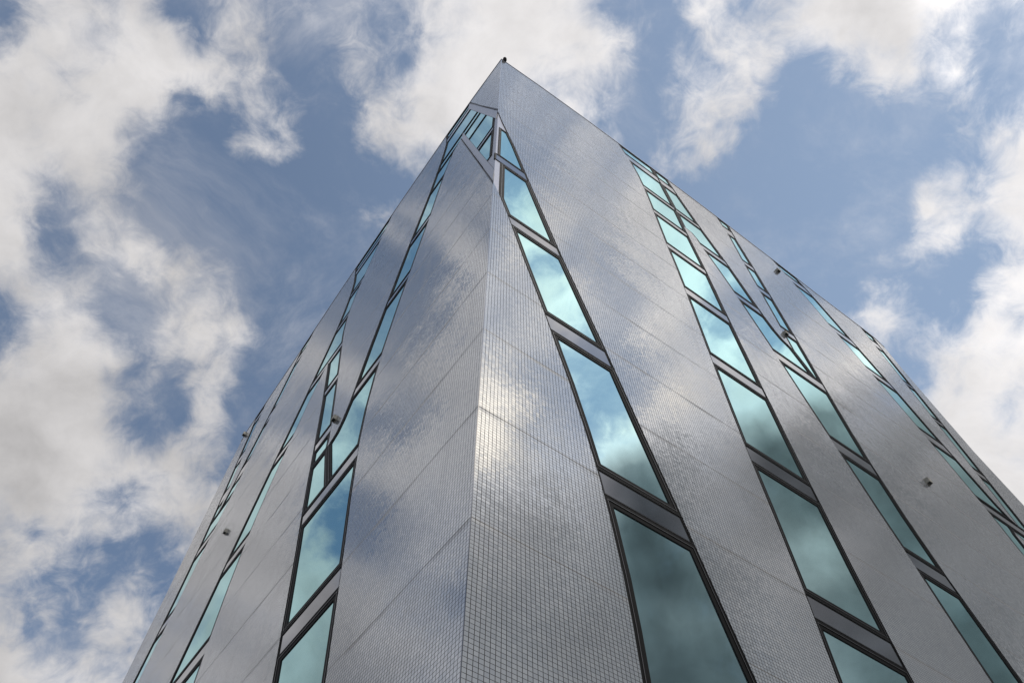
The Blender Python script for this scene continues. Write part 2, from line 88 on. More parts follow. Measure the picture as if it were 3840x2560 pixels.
SKY_BRI = [
 (15, 15, 15, 15, 15, 15, 15, 15, 15, 15, 15, 15, 15, 15, 15, 15, 15, 15, 15, 15, 15, 15, 15, 15, 15, 15, 15, 15, 15, 15, 15, 15, 15, 15, 15, 15, 15, 15, 15, 15, 15, 16, 16, 17, 18, 18, 19, 19, 19, 19, 18, 18, 17, 16, 14, 13, 13, 12, 12, 13, 13, 13, 13),
 (15, 15, 15, 15, 15, 15, 15, 15, 15, 15, 15, 15, 15, 15, 15, 15, 15, 15, 15, 15, 15, 15, 15, 15, 15, 15, 15, 15, 15, 15, 15, 15, 15, 15, 15, 15, 15, 15, 15, 15, 16, 16, 17, 18, 19, 20, 21, 21, 21, 21, 20, 19, 17, 15, 13, 12, 11, 11, 11, 12, 12, 12, 13),
 (15, 15, 15, 15, 15, 15, 15, 15, 15, 15, 15, 15, 15, 15, 15, 15, 15, 15, 15, 15, 15, 15, 15, 15, 15, 15, 15, 15, 15, 15, 15, 15, 15, 15, 15, 15, 16, 16, 16, 16, 16, 17, 18, 19, 20, 22, 23, 24, 24, 23, 22, 19, 17, 14, 12, 11, 11, 10, 10, 10, 11, 12, 12),
 (15, 15, 15, 15, 15, 15, 15, 15, 15, 15, 15, 15, 15, 15, 15, 15, 15, 15, 15, 15, 15, 15, 15, 15, 15, 15, 15, 15, 15, 15, 15, 15, 15, 16, 16, 16, 17, 17, 17, 17, 17, 18, 19, 20, 22, 24, 26, 28, 28, 26, 22, 18, 15, 14, 11, 11, 10, 10, 9, 10, 10, 11, 11),
 (15, 15, 15, 15, 15, 15, 15, 15, 15, 15, 15, 15, 15, 15, 15, 15, 15, 15, 15, 15, 15, 15, 15, 15, 15, 15, 15, 15, 15, 15, 15, 16, 16, 17, 17, 17, 18, 18, 18, 18, 18, 19, 20, 22, 24, 26, 29, 31, 31, 29, 24, 16, 14, 14, 12, 11, 10, 9, 9, 9, 10, 10, 11),
 (15, 15, 15, 15, 15, 15, 15, 15, 15, 15, 15, 15, 15, 15, 15, 15, 15, 15, 15, 15, 15, 15, 15, 15, 15, 15, 15, 15, 15, 15, 16, 16, 17, 18, 18, 18, 19, 19, 19, 20, 19, 19, 21, 22, 25, 28, 30, 33, 35, 33, 25, 19, 13, 14, 13, 12, 10, 9, 9, 9, 9, 9, 10),
 (15, 15, 15, 15, 15, 15, 15, 15, 15, 15, 15, 15, 15, 15, 15, 15, 15, 15, 15, 15, 15, 15, 15, 15, 15, 15, 15, 15, 15, 16, 16, 17, 18, 18, 19, 20, 20, 21, 21, 21, 21, 20, 21, 23, 25, 28, 30, 32, 35, 35, 25, 22, 17, 13, 12, 12, 11, 10, 9, 9, 9, 9, 10),
 (15, 15, 15, 15, 15, 15, 15, 15, 15, 15, 15, 15, 15, 15, 15, 15, 15, 15, 15, 15, 15, 15, 15, 15, 15, 15, 15, 15, 15, 16, 17, 18, 19, 19, 20, 21, 22, 22, 22, 22, 22, 22, 22, 23, 25, 27, 30, 31, 32, 33, 26, 22, 15, 12, 11, 11, 11, 11, 9, 9, 9, 9, 9),
 (15, 15, 15, 15, 15, 15, 15, 15, 15, 15, 15, 15, 15, 15, 15, 15, 15, 15, 15, 15, 15, 15, 15, 15, 15, 15, 15, 15, 16, 16, 17, 18, 19, 20, 22, 23, 23, 23, 23, 23, 23, 23, 23, 24, 24, 25, 27, 29, 29, 27, 24, 21, 17, 14, 11, 11, 12, 11, 10, 9, 9, 9, 9),
 (15, 15, 15, 15, 15, 15, 15, 15, 15, 15, 15, 15, 15, 15, 15, 15, 15, 15, 15, 15, 15, 15, 15, 15, 15, 15, 15, 15, 16, 17, 17, 19, 20, 21, 23, 23, 23, 23, 23, 23, 23, 24, 24, 24, 24, 24, 24, 24, 24, 23, 23, 21, 19, 16, 14, 12, 12, 11, 10, 9, 8, 8, 8),
 (15, 15, 15, 15, 15, 15, 15, 15, 15, 15, 15, 15, 15, 16, 16, 16, 16, 16, 16, 16, 16, 16, 16, 16, 16, 16, 16, 16, 16, 17, 18, 19, 20, 22, 23, 23, 23, 23, 23, 23, 24, 24, 24, 24, 24, 24, 23, 23, 23, 23, 23, 22, 17, 15, 13, 11, 9, 8, 8, 8, 7, 7, 7),
 (15, 15, 15, 15, 15, 16, 16, 16, 16, 16, 16, 16, 16, 16, 16, 16, 16, 16, 16, 16, 16, 16, 16, 16, 16, 16, 16, 16, 16, 17, 18, 19, 20, 22, 23, 23, 23, 23, 23, 23, 24, 24, 24, 24, 24, 24, 23, 23, 23, 23, 24, 23, 14, 11, 10, 7, 6, 6, 6, 7, 7, 7, 6),
 (15, 15, 15, 15, 16, 16, 16, 16, 16, 16, 16, 16, 16, 16, 16, 16, 16, 16, 16, 17, 17, 17, 16, 16, 17, 17, 17, 17, 17, 17, 18, 19, 20, 22, 23, 23, 23, 23, 23, 23, 24, 24, 24, 25, 24, 23, 23, 23, 23, 23, 25, 19, 11, 8, 7, 6, 5, 6, 5, 8, 9, 7, 6),
 (15, 15, 15, 16, 16, 16, 16, 16, 16, 16, 16, 16, 16, 16, 17, 17, 17, 17, 17, 17, 17, 17, 17, 17, 17, 17, 17, 17, 17, 17, 18, 18, 20, 21, 23, 23, 23, 23, 23, 23, 23, 24, 24, 24, 24, 23, 23, 23, 23, 24, 26, 19, 10, 8, 7, 8, 7, 6, 6, 8, 9, 8, 7),
 (15, 15, 16, 16, 16, 16, 16, 17, 17, 17, 17, 17, 17, 17, 17, 17, 17, 17, 17, 17, 18, 17, 17, 17, 17, 17, 17, 18, 18, 18, 18, 18, 19, 20, 22, 23, 23, 23, 23, 23, 23, 23, 23, 23, 23, 23, 25, 25, 24, 25, 24, 19, 13, 11, 10, 10, 10, 9, 8, 8, 9, 8, 7),
 (15, 16, 16, 16, 16, 17, 17, 17, 17, 17, 17, 17, 17, 17, 17, 17, 17, 18, 18, 18, 18, 18, 18, 18, 18, 18, 18, 18, 18, 18, 18, 18, 19, 19, 20, 21, 21, 23, 23, 23, 23, 23, 23, 23, 23, 24, 25, 26, 24, 26, 27, 22, 17, 15, 13, 13, 12, 11, 11, 10, 10, 9, 8),
 (15, 16, 16, 16, 16, 17, 17, 17, 17, 17, 17, 17, 17, 17, 17, 17, 17, 18, 18, 18, 18, 18, 18, 18, 18, 18, 18, 18, 18, 18, 18, 18, 18, 18, 19, 19, 19, 20, 22, 23, 23, 23, 23, 23, 23, 23, 24, 24, 23, 24, 24, 21, 18, 15, 14, 13, 13, 13, 13, 12, 12, 11, 10),
 (15, 16, 16, 16, 16, 17, 17, 17, 17, 17, 17, 17, 17, 17, 17, 17, 17, 17, 18, 19, 19, 18, 18, 18, 18, 18, 18, 18, 18, 18, 18, 18, 18, 18, 18, 18, 18, 19, 19, 21, 21, 21, 22, 22, 23, 23, 23, 23, 23, 23, 23, 21, 15, 12, 11, 11, 12, 12, 13, 13, 13, 12, 11),
 (15, 16, 16, 16, 17, 17, 17, 17, 17, 17, 17, 17, 17, 17, 17, 17, 17, 17, 18, 18, 18, 18, 18, 18, 18, 18, 18, 18, 18, 18, 18, 18, 18, 18, 18, 18, 18, 18, 18, 19, 19, 19, 19, 20, 23, 23, 23, 23, 23, 23, 23, 22, 13, 10, 9, 9, 10, 12, 14, 14, 12, 11, 10),
 (16, 16, 16, 16, 17, 17, 17, 17, 17, 17, 17, 17, 17, 17, 17, 17, 17, 17, 17, 18, 18, 18, 18, 18, 18, 18, 18, 18, 18, 18, 18, 18, 18, 18, 18, 18, 18, 18, 18, 19, 19, 19, 19, 19, 22, 23, 23, 23, 23, 24, 22, 21, 18, 11, 9, 9, 9, 12, 15, 14, 11, 10, 9),
 (16, 16, 16, 16, 17, 17, 17, 17, 17, 17, 17, 17, 17, 17, 17, 17, 17, 17, 17, 17, 17, 17, 17, 18, 18, 18, 18, 18, 18, 18, 18, 18, 18, 18, 18, 18, 18, 18, 18, 19, 19, 19, 19, 19, 20, 23, 23, 23, 23, 24, 22, 20, 12, 12, 10, 10, 10, 12, 13, 13, 11, 10, 9),
 (16, 16, 16, 16, 17, 17, 17, 17, 17, 17, 17, 17, 17, 17, 17, 17, 17, 17, 17, 17, 17, 17, 17, 18, 18, 18, 18, 18, 18, 18, 18, 18, 18, 18, 18, 18, 18, 18, 18, 19, 19, 19, 19, 19, 19, 19, 21, 21, 20, 22, 22, 18, 12, 12, 10, 10, 10, 10, 10, 11, 10, 9, 9),
 (16, 16, 16, 16, 17, 17, 17, 17, 17, 17, 17, 17, 17, 17, 17, 17, 17, 17, 17, 17, 17, 17, 17, 18, 18, 18, 18, 18, 18, 18, 18, 18, 18, 18, 18, 18, 18, 18, 18, 19, 19, 19, 19, 19, 19, 19, 19, 19, 20, 23, 24, 19, 14, 13, 10, 10, 10, 9, 9, 9, 10, 9, 9),
 (16, 16, 16, 17, 17, 17, 17, 17, 17, 17, 17, 17, 17, 17, 17, 16, 17, 17, 17, 17, 17, 17, 17, 18, 18, 18, 18, 18, 18, 18, 18, 18, 18, 18, 18, 18, 18, 18, 18, 18, 19, 19, 19, 19, 19, 19, 19, 19, 19, 23, 25, 14, 13, 12, 12, 11, 10, 10, 9, 9, 10, 9, 9),
 (16, 16, 16, 17, 17, 17, 17, 17, 17, 17, 17, 17, 16, 16, 17, 17, 17, 17, 17, 17, 17, 17, 17, 18, 18, 18, 18, 18, 18, 18, 18, 18, 18, 18, 18, 18, 18, 18, 18, 18, 19, 19, 19, 19, 19, 19, 19, 19, 19, 19, 19, 14, 13, 11, 11, 13, 12, 11, 11, 10, 10, 9, 8),
 (16, 16, 16, 17, 17, 17, 17, 17, 17, 17, 17, 16, 16, 17, 17, 17, 17, 17, 17, 17, 17, 17, 17, 18, 18, 18, 18, 18, 18, 18, 18, 18, 18, 18, 18, 18, 18, 18, 18, 18, 19, 19, 19, 19, 19, 19, 19, 19, 19, 19, 18, 17, 14, 11, 12, 13, 12, 11, 11, 11, 10, 9, 8),
 (16, 16, 16, 17, 17, 17, 17, 17, 17, 17, 17, 17, 17, 17, 17, 17, 17, 17, 17, 17, 17, 17, 17, 18, 18, 18, 18, 18, 17, 18, 18, 18, 18, 18, 18, 18, 18, 18, 18, 18, 19, 19, 19, 19, 19, 19, 19, 19, 19, 19, 18, 18, 16, 14, 13, 13, 12, 11, 11, 11, 11, 10, 9),
 (16, 16, 16, 16, 16, 17, 17, 17, 17, 16, 17, 17, 17, 17, 17, 17, 17, 17, 17, 17, 17, 17, 17, 17, 17, 18, 18, 17, 17, 17, 18, 18, 18, 18, 18, 18, 18, 18, 18, 18, 19, 19, 19, 19, 19, 19, 19, 19, 19, 19, 19, 18, 18, 16, 15, 13, 12, 12, 11, 11, 11, 11, 11),
 (16, 16, 16, 16, 16, 16, 17, 16, 17, 17, 17, 17, 17, 17, 17, 17, 17, 17, 17, 17, 17, 17, 17, 17, 17, 17, 17, 17, 17, 17, 17, 18, 18, 18, 18, 18, 18, 18, 18, 19, 19, 19, 19, 19, 19, 19, 19, 19, 19, 19, 19, 18, 18, 17, 16, 15, 13, 12, 11, 11, 11, 11, 12),
 (15, 15, 16, 15, 15, 15, 16, 17, 17, 17, 17, 17, 17, 17, 17, 17, 17, 17, 17, 17, 17, 17, 17, 17, 17, 17, 17, 17, 17, 16, 17, 17, 17, 18, 18, 18, 18, 18, 18, 19, 19, 19, 19, 19, 19, 19, 19, 19, 19, 19, 19, 18, 18, 18, 17, 16, 15, 14, 13, 12, 12, 12, 13),
 (14, 15, 15, 15, 15, 15, 16, 16, 17, 17, 17, 17, 17, 17, 17, 17, 17, 17, 17, 17, 17, 17, 17, 17, 17, 17, 17, 16, 16, 16, 16, 17, 17, 17, 18, 18, 18, 18, 18, 19, 19, 19, 19, 19, 19, 19, 19, 19, 19, 19, 19, 18, 18, 18, 17, 16, 16, 15, 14, 14, 14, 14, 14),
 (13, 14, 14, 15, 16, 16, 16, 16, 17, 17, 17, 17, 17, 17, 17, 17, 17, 17, 17, 17, 17, 17, 17, 17, 17, 17, 16, 16, 16, 16, 16, 16, 17, 17, 17, 17, 18, 18, 18, 18, 18, 18, 18, 19, 18, 18, 18, 18, 18, 18, 18, 18, 18, 18, 17, 16, 16, 16, 15, 15, 15, 15, 15),
 (13, 13, 14, 14, 16, 16, 16, 16, 16, 16, 16, 16, 16, 16, 16, 17, 17, 17, 17, 17, 17, 17, 17, 17, 17, 16, 16, 16, 16, 15, 16, 16, 16, 16, 17, 17, 17, 18, 18, 18, 18, 18, 18, 18, 18, 18, 18, 18, 18, 18, 18, 18, 18, 18, 17, 17, 16, 16, 16, 16, 15, 15, 15),
 (13, 14, 14, 15, 16, 16, 16, 16, 16, 16, 16, 16, 16, 16, 16, 16, 16, 16, 17, 17, 17, 17, 17, 17, 17, 16, 16, 16, 15, 15, 15, 15, 16, 16, 16, 17, 17, 17, 18, 18, 18, 18, 18, 18, 18, 18, 18, 18, 18, 18, 18, 18, 18, 18, 17, 17, 16, 16, 16, 16, 16, 15, 15),
 (13, 14, 15, 15, 16, 16, 16, 16, 16, 16, 16, 16, 16, 16, 16, 16, 16, 16, 16, 17, 17, 17, 17, 17, 16, 16, 16, 16, 15, 15, 15, 15, 15, 15, 16, 16, 17, 17, 18, 18, 18, 18, 18, 18, 18, 18, 18, 18, 18, 18, 18, 18, 18, 18, 18, 17, 17, 16, 16, 16, 16, 15, 15),
 (14, 14, 14, 15, 16, 16, 16, 16, 16, 16, 16, 16, 16, 16, 16, 16, 16, 16, 16, 17, 17, 17, 16, 16, 16, 16, 16, 15, 15, 15, 15, 15, 15, 15, 16, 16, 17, 17, 17, 18, 18, 18, 18, 18, 18, 18, 18, 18, 18, 18, 18, 18, 18, 18, 18, 17, 17, 16, 16, 15, 15, 15, 15),
 (15, 14, 14, 15, 16, 16, 16, 16, 16, 16, 16, 16, 16, 16, 16, 16, 16, 16, 16, 17, 17, 16, 16, 16, 16, 16, 15, 15, 15, 15, 15, 15, 15, 15, 15, 16, 16, 17, 17, 17, 18, 18, 18, 18, 18, 18, 18, 18, 18, 18, 18, 18, 18, 18, 18, 17, 17, 16, 16, 15, 15, 15, 15),
 (15, 15, 15, 16, 16, 16, 16, 16, 16, 16, 16, 16, 16, 16, 16, 16, 16, 16, 16, 16, 16, 16, 16, 16, 16, 15, 15, 15, 15, 15, 15, 15, 15, 15, 15, 16, 16, 16, 17, 17, 17, 17, 18, 18, 18, 18, 18, 18, 18, 18, 18, 18, 18, 18, 18, 17, 17, 16, 16, 15, 15, 15, 15),
 (16, 16, 16, 16, 16, 16, 16, 16, 16, 16, 16, 16, 16, 16, 16, 16, 16, 16, 16, 16, 16, 16, 16, 16, 15, 15, 15, 15, 15, 15, 15, 15, 15, 15, 15, 15, 16, 16, 16, 16, 17, 17, 18, 18, 18, 18, 18, 18, 18, 18, 18, 18, 18, 18, 18, 17, 17, 16, 16, 15, 15, 15, 15),
 (16, 16, 16, 16, 16, 16, 16, 16, 16, 16, 16, 16, 16, 16, 16, 16, 16, 16, 16, 16, 16, 16, 16, 15, 15, 15, 15, 15, 15, 15, 15, 15, 15, 15, 15, 15, 15, 15, 16, 16, 17, 17, 18, 18, 18, 18, 18, 18, 18, 18, 18, 18, 18, 18, 18, 17, 17, 16, 16, 15, 15, 15, 15),
 (16, 16, 16, 16, 16, 16, 16, 16, 16, 16, 16, 16, 16, 16, 16, 16, 16, 16, 16, 16, 16, 16, 15, 15, 15, 15, 15, 15, 15, 15, 15, 15, 15, 15, 15, 15, 15, 15, 16, 16, 17, 17, 18, 18, 18, 18, 18, 18, 18, 18, 18, 18, 18, 18, 18, 17, 17, 16, 16, 16, 15, 15, 15),
 (16, 16, 16, 16, 16, 16, 16, 16, 16, 16, 16, 16, 16, 16, 16, 16, 16, 16, 16, 16, 16, 15, 15, 15, 15, 15, 15, 15, 15, 15, 15, 15, 15, 15, 15, 15, 15, 15, 16, 16, 17, 17, 18, 18, 18, 18, 18, 18, 18, 18, 18, 18, 18, 18, 18, 18, 17, 17, 16, 16, 15, 15, 15),
 (16, 16, 16, 16, 16, 16, 16, 16, 16, 16, 16, 16, 16, 16, 16, 16, 16, 16, 16, 16, 15, 15, 15, 15, 15, 15, 15, 15, 15, 15, 15, 15, 15, 15, 15, 15, 15, 15, 16, 16, 17, 17, 18, 18, 18, 18, 18, 18, 18, 18, 18, 18, 18, 18, 18, 18, 17, 17, 16, 16, 15, 15, 15),
 (16, 16, 16, 16, 16, 16, 16, 16, 16, 16, 16, 16, 16, 16, 16, 16, 16, 16, 16, 16, 15, 15, 15, 15, 15, 15, 15, 15, 15, 15, 15, 15, 15, 15, 15, 15, 15, 15, 15, 16, 16, 17, 17, 18, 18, 18, 18, 18, 18, 18, 18, 18, 18, 18, 18, 17, 17, 17, 16, 16, 15, 15, 15),
 (16, 16, 16, 16, 16, 16, 16, 16, 16, 16, 16, 16, 16, 16, 16, 16, 16, 16, 16, 15, 15, 15, 15, 15, 15, 15, 15, 15, 15, 15, 15, 15, 15, 15, 15, 15, 15, 15, 15, 16, 16, 17, 17, 17, 18, 18, 18, 18, 18, 18, 18, 18, 18, 18, 18, 17, 17, 16, 16, 15, 15, 15, 15),
 (16, 16, 16, 16, 16, 16, 16, 16, 16, 16, 16, 16, 16, 16, 16, 16, 16, 16, 16, 15, 15, 15, 15, 15, 15, 15, 15, 15, 15, 15, 15, 15, 15, 15, 15, 15, 15, 15, 15, 16, 16, 16, 17, 17, 17, 18, 18, 18, 18, 18, 18, 18, 18, 18, 17, 17, 17, 16, 16, 15, 15, 15, 15),
 (16, 16, 16, 16, 16, 16, 16, 16, 16, 16, 16, 16, 16, 16, 16, 16, 16, 16, 15, 15, 15, 15, 15, 15, 15, 15, 15, 15, 15, 15, 15, 15, 15, 15, 15, 15, 15, 15, 15, 15, 16, 16, 16, 17, 17, 17, 18, 18, 18, 18, 18, 18, 18, 17, 17, 17, 16, 16, 16, 15, 15, 15, 15),
 (16, 16, 16, 16, 16, 16, 16, 16, 16, 16, 16, 16, 16, 16, 16, 16, 16, 16, 15, 15, 15, 15, 15, 15, 15, 15, 15, 15, 15, 15, 15, 15, 15, 15, 15, 15, 15, 15, 15, 15, 15, 16, 16, 16, 17, 17, 17, 17, 17, 17, 17, 17, 17, 17, 17, 16, 16, 16, 15, 15, 15, 15, 15),
]

def sky_world():
    w = bpy.data.worlds.new('World')
    w.use_nodes = True
    nt = w.node_tree
    nt.nodes.clear()
    N, L = nt.nodes, nt.links
    ramps = []
    for i in range(48):
        for h in (0, 1):
            r = N.new('ShaderNodeValToRGB'); ramps.append(r)
            cr = r.color_ramp; cr.interpolation = 'LINEAR'
            for k in range(32):
                kk = 31 * h + k
                e = cr.elements[0] if k == 0 else (cr.elements[1] if k == 1 else cr.elements.new(k / 31.0))
                if k < 2: e.position = k / 31.0
                e.color = (SKY_COV[i][kk] / 35.0, SKY_BRI[i][kk] / 35.0, 0, 1)
    def mth(op, a, b=None, c=None, clamp=False):
        n = N.new('ShaderNodeMath'); n.operation = op; n.use_clamp = clamp
        for i, x in enumerate((a, b, c)):
            if x is None: continue
            if isinstance(x, (int, float)): n.inputs[i].default_value = x
            else: L.new(x, n.inputs[i])
        return n.outputs[0]
    tc = N.new('ShaderNodeTexCoord')
    nrm = N.new('ShaderNodeVectorMath'); nrm.operation = 'NORMALIZE'
    L.new(tc.outputs['Generated'], nrm.inputs[0])
    d = nrm.outputs[0]
    sep = N.new('ShaderNodeSeparateXYZ'); L.new(d, sep.inputs[0])
    den = mth('ADD', sep.outputs[2], 1.02)
    px = mth('DIVIDE', sep.outputs[0], den)
    py = mth('DIVIDE', sep.outputs[1], den)
    cmb = N.new('ShaderNodeCombineXYZ'); L.new(px, cmb.inputs[0]); L.new(py, cmb.inputs[1])
    P = cmb.outputs[0]
    def noise(scale, detail, rough, dist=0.0, off=0.0, col_=False, src=None):
        n = N.new('ShaderNodeTexNoise'); n.noise_dimensions = '3D'
        n.inputs['Scale'].default_value = scale; n.inputs['Detail'].default_value = detail
        n.inputs['Roughness'].default_value = rough; n.inputs['Distortion'].default_value = dist
        m = N.new('ShaderNodeVectorMath'); m.operation = 'ADD'
        L.new(src or P, m.inputs[0]); m.inputs[1].default_value = (off, off * .7, off * 1.3)
        L.new(m.outputs[0], n.inputs['Vector'])
        return n.outputs['Color' if col_ else 'Fac']
    # warp of the coarse cloud layout
    def warped(src, scale, amp, off):
        c = noise(scale, 4, .6, 0, off, True, src)
        s = N.new('ShaderNodeVectorMath'); s.operation = 'SUBTRACT'; L.new(c, s.inputs[0]); s.inputs[1].default_value = (.5, .5, .5)
        k = N.new('ShaderNodeVectorMath'); k.operation = 'SCALE'; L.new(s.outputs[0], k.inputs[0]); k.inputs['Scale'].default_value = amp
        a = N.new('ShaderNodeVectorMath'); a.operation = 'ADD'; L.new(src, a.inputs[0]); L.new(k.outputs[0], a.inputs[1])
        return a.outputs[0]
    Pw = warped(P, 24, .016, 3.1)
    sp = N.new('ShaderNodeSeparateXYZ'); L.new(Pw, sp.inputs[0])
    u = mth('MULTIPLY', mth('DIVIDE', mth('ADD', sp.outputs[0], .40), .90, clamp=True), 2.0)
    v = mth('MULTIPLY', mth('DIVIDE', mth('ADD', sp.outputs[1], .22), .72, clamp=True), 47.0)
    ua = mth('ADD', u, 0.0, clamp=True); ub = mth('SUBTRACT', u, 1.0, clamp=True)
    acc = [None, None]
    for i in range(48):
        wt = mth('SUBTRACT', 1.0, mth('ABSOLUTE', mth('SUBTRACT', v, float(i))), clamp=True)
        for h, uu in enumerate((ua, ub)):
            r = ramps[2 * i + h]
            L.new(uu if acc[0] is None or acc[h] is None else mth('MULTIPLY_ADD', acc[h], 1e-7, uu), r.inputs[0])
            a = N.new('ShaderNodeMix'); a.data_type = 'RGBA'; a.blend_type = 'ADD'; a.clamp_factor = True
            L.new(wt, a.inputs[0]); L.new(r.outputs[0], a.inputs[7])
            if acc[h] is None: a.inputs[6].default_value = (0, 0, 0, 1)
            else: L.new(acc[h], a.inputs[6])
            acc[h] = a.outputs[2]
    pick = N.new('ShaderNodeMix'); pick.data_type = 'RGBA'
    L.new(mth('GREATER_THAN', u, 1.0), pick.inputs[0]); L.new(acc[0], pick.inputs[6]); L.new(acc[1], pick.inputs[7])
    so = N.new('ShaderNodeSeparateColor'); L.new(pick.outputs[2], so.inputs[0])
    cov = so.outputs[0]
    bri = mth('POWER', mth('MULTIPLY', so.outputs[1], 2.0), 1.7)
    P2 = warped(P, 9, .03, 8.0)
    n1 = noise(17, 10, .62, 0.25, 1.0, src=P2)
    n2 = noise(46, 9, .62, 0.5, 5.0, src=P2)
    nn = mth('ADD', mth('MULTIPLY', mth('SUBTRACT', n1, .5), 1.0), mth('MULTIPLY', mth('SUBTRACT', n2, .5), .8))
    env = mth('ADD', .45, mth('MULTIPLY', mth('MULTIPLY', cov, mth('SUBTRACT', 1.0, cov)), 3.4))
    f = mth('ADD', cov, mth('MULTIPLY', nn, env))
    mr = N.new('ShaderNodeMapRange'); mr.interpolation_type = 'SMOOTHSTEP'
    L.new(f, mr.inputs[0]); mr.inputs[1].default_value = .27; mr.inputs[2].default_value = .98
    mr.inputs[3].default_value = 0.0; mr.inputs[4].default_value = 1.0
    # a faint veil of high cloud drifting over the blue
    vn = noise(7, 8, .66, .6, 21.0, src=P2)
    vl = N.new('ShaderNodeMapRange'); vl.interpolation_type = 'SMOOTHSTEP'; L.new(vn, vl.inputs[0])
    vl.inputs[1].default_value = .42; vl.inputs[2].default_value = .80; vl.inputs[4].default_value = .42
    dens = mth('MAXIMUM', mr.outputs[0], mth('ADD', mth('MULTIPLY', mr.outputs[0], .8), vl.outputs[0]), clamp=True)
    dens = mth('MINIMUM', dens, 1.0)
    # body shading of the clouds: thick parts a little greyer, with soft relief
    rel = mth('MULTIPLY', mth('SUBTRACT', noise(11, 7, .58, .2, 12.0, src=P2), .5), mth('MAXIMUM', mth('SUBTRACT', 2.3, mth('MULTIPLY', bri, 1.6)), .8))
    thick = mth('MULTIPLY', mth('SUBTRACT', f, .8), -.10)
    lum = mth('MULTIPLY', bri, mth('ADD', mth('ADD', .72, rel), thick))
    crgb = N.new('ShaderNodeMix'); crgb.data_type = 'RGBA'
    crgb.inputs[6].default_value = (.60, .70, .76, 1); crgb.inputs[7].default_value = (1.03, 1.005, 1.005, 1)
    mr2 = N.new('ShaderNodeMapRange'); L.new(bri, mr2.inputs[0]); mr2.inputs[1].default_value = .15; mr2.inputs[2].default_value = .6
    L.new(mr2.outputs[0], crgb.inputs[0])
    hot = N.new('ShaderNodeMapRange'); L.new(bri, hot.inputs[0]); hot.inputs[1].default_value = 1.45; hot.inputs[2].default_value = 2.1
    cw = N.new('ShaderNodeMix'); cw.data_type = 'RGBA'; L.new(hot.outputs[0], cw.inputs[0]); L.new(crgb.outputs[2], cw.inputs[6]); cw.inputs[7].default_value = (1.08, .96, .80, 1)
    cc = N.new('ShaderNodeVectorMath'); cc.operation = 'SCALE'; L.new(cw.outputs[2], cc.inputs[0]); L.new(lum, cc.inputs['Scale'])
    sky = N.new('ShaderNodeTexSky'); sky.sky_type = 'NISHITA'; sky.sun_disc = False
    sky.sun_elevation = R(SUN_EL); sky.sun_rotation = R(SUN_AZ); sky.altitude = 50
    sky.air_density = 1.0; sky.dust_density = 1.5; sky.ozone_density = 1.0
    SS = 0.10
    # thin high haze between the clouds
    hz = N.new('ShaderNodeMix'); hz.data_type = 'RGBA'
    hm = N.new('ShaderNodeMapRange'); hm.interpolation_type = 'SMOOTHSTEP'; L.new(px, hm.inputs[0])
    hm.inputs[1].default_value = -.25; hm.inputs[2].default_value = .35; hm.inputs[3].default_value = .18; hm.inputs[4].default_value = .66
    L.new(hm.outputs[0], hz.inputs[0])
    L.new(sky.outputs[0], hz.inputs[6]); hz.inputs[7].default_value = (3.75, 5.1, 7.2, 1)
    cs = N.new('ShaderNodeVectorMath'); cs.operation = 'SCALE'; L.new(cc.outputs[0], cs.inputs[0]); cs.inputs['Scale'].default_value = 1.0 / SS
    mix = N.new('ShaderNodeMix'); mix.data_type = 'RGBA'
    L.new(dens, mix.inputs[0]); L.new(hz.outputs[2], mix.inputs[6]); L.new(cs.outputs[0], mix.inputs[7])
    bg = N.new('ShaderNodeBackground'); bg.inputs['Strength'].default_value = SS
    L.new(mix.outputs[2], bg.inputs['Color'])
    out = N.new('ShaderNodeOutputWorld'); L.new(bg.outputs[0], out.inputs[0])
    sc.world = w
    w.cycles.sampling_method = 'MANUAL'; w.cycles.sample_map_resolution = 512
SKYHAZE = 0.25
sky_world()

# ---------------------------------------------------------------- materials
def new_mat(name):
    m = bpy.data.materials.new(name); m.use_nodes = True
    nt = m.node_tree; b = nt.nodes['Principled BSDF']
    return m, nt, b
def simple(name, colr, rough=.5, metal=0.0, var=.15, scale=6.0, spec=.5):
    m, nt, b = new_mat(name)
    n = nt.nodes.new('ShaderNodeTexNoise'); n.inputs['Scale'].default_value = scale; n.inputs['Detail'].default_value = 6
    tc = nt.nodes.new('ShaderNodeTexCoord'); nt.links.new(tc.outputs['Object'], n.inputs['Vector'])
    mx = nt.nodes.new('ShaderNodeMix'); mx.data_type = 'RGBA'
    mx.inputs[6].default_value = (*[c * (1 - var) for c in colr], 1); mx.inputs[7].default_value = (*[min(1, c * (1 + var)) for c in colr], 1)
    nt.links.new(n.outputs[0], mx.inputs[0]); nt.links.new(mx.outputs[2], b.inputs['Base Color'])
    b.inputs['Roughness'].default_value = rough; b.inputs['Metallic'].default_value = metal
    b.inputs['Specular IOR Level'].default_value = spec
    return m

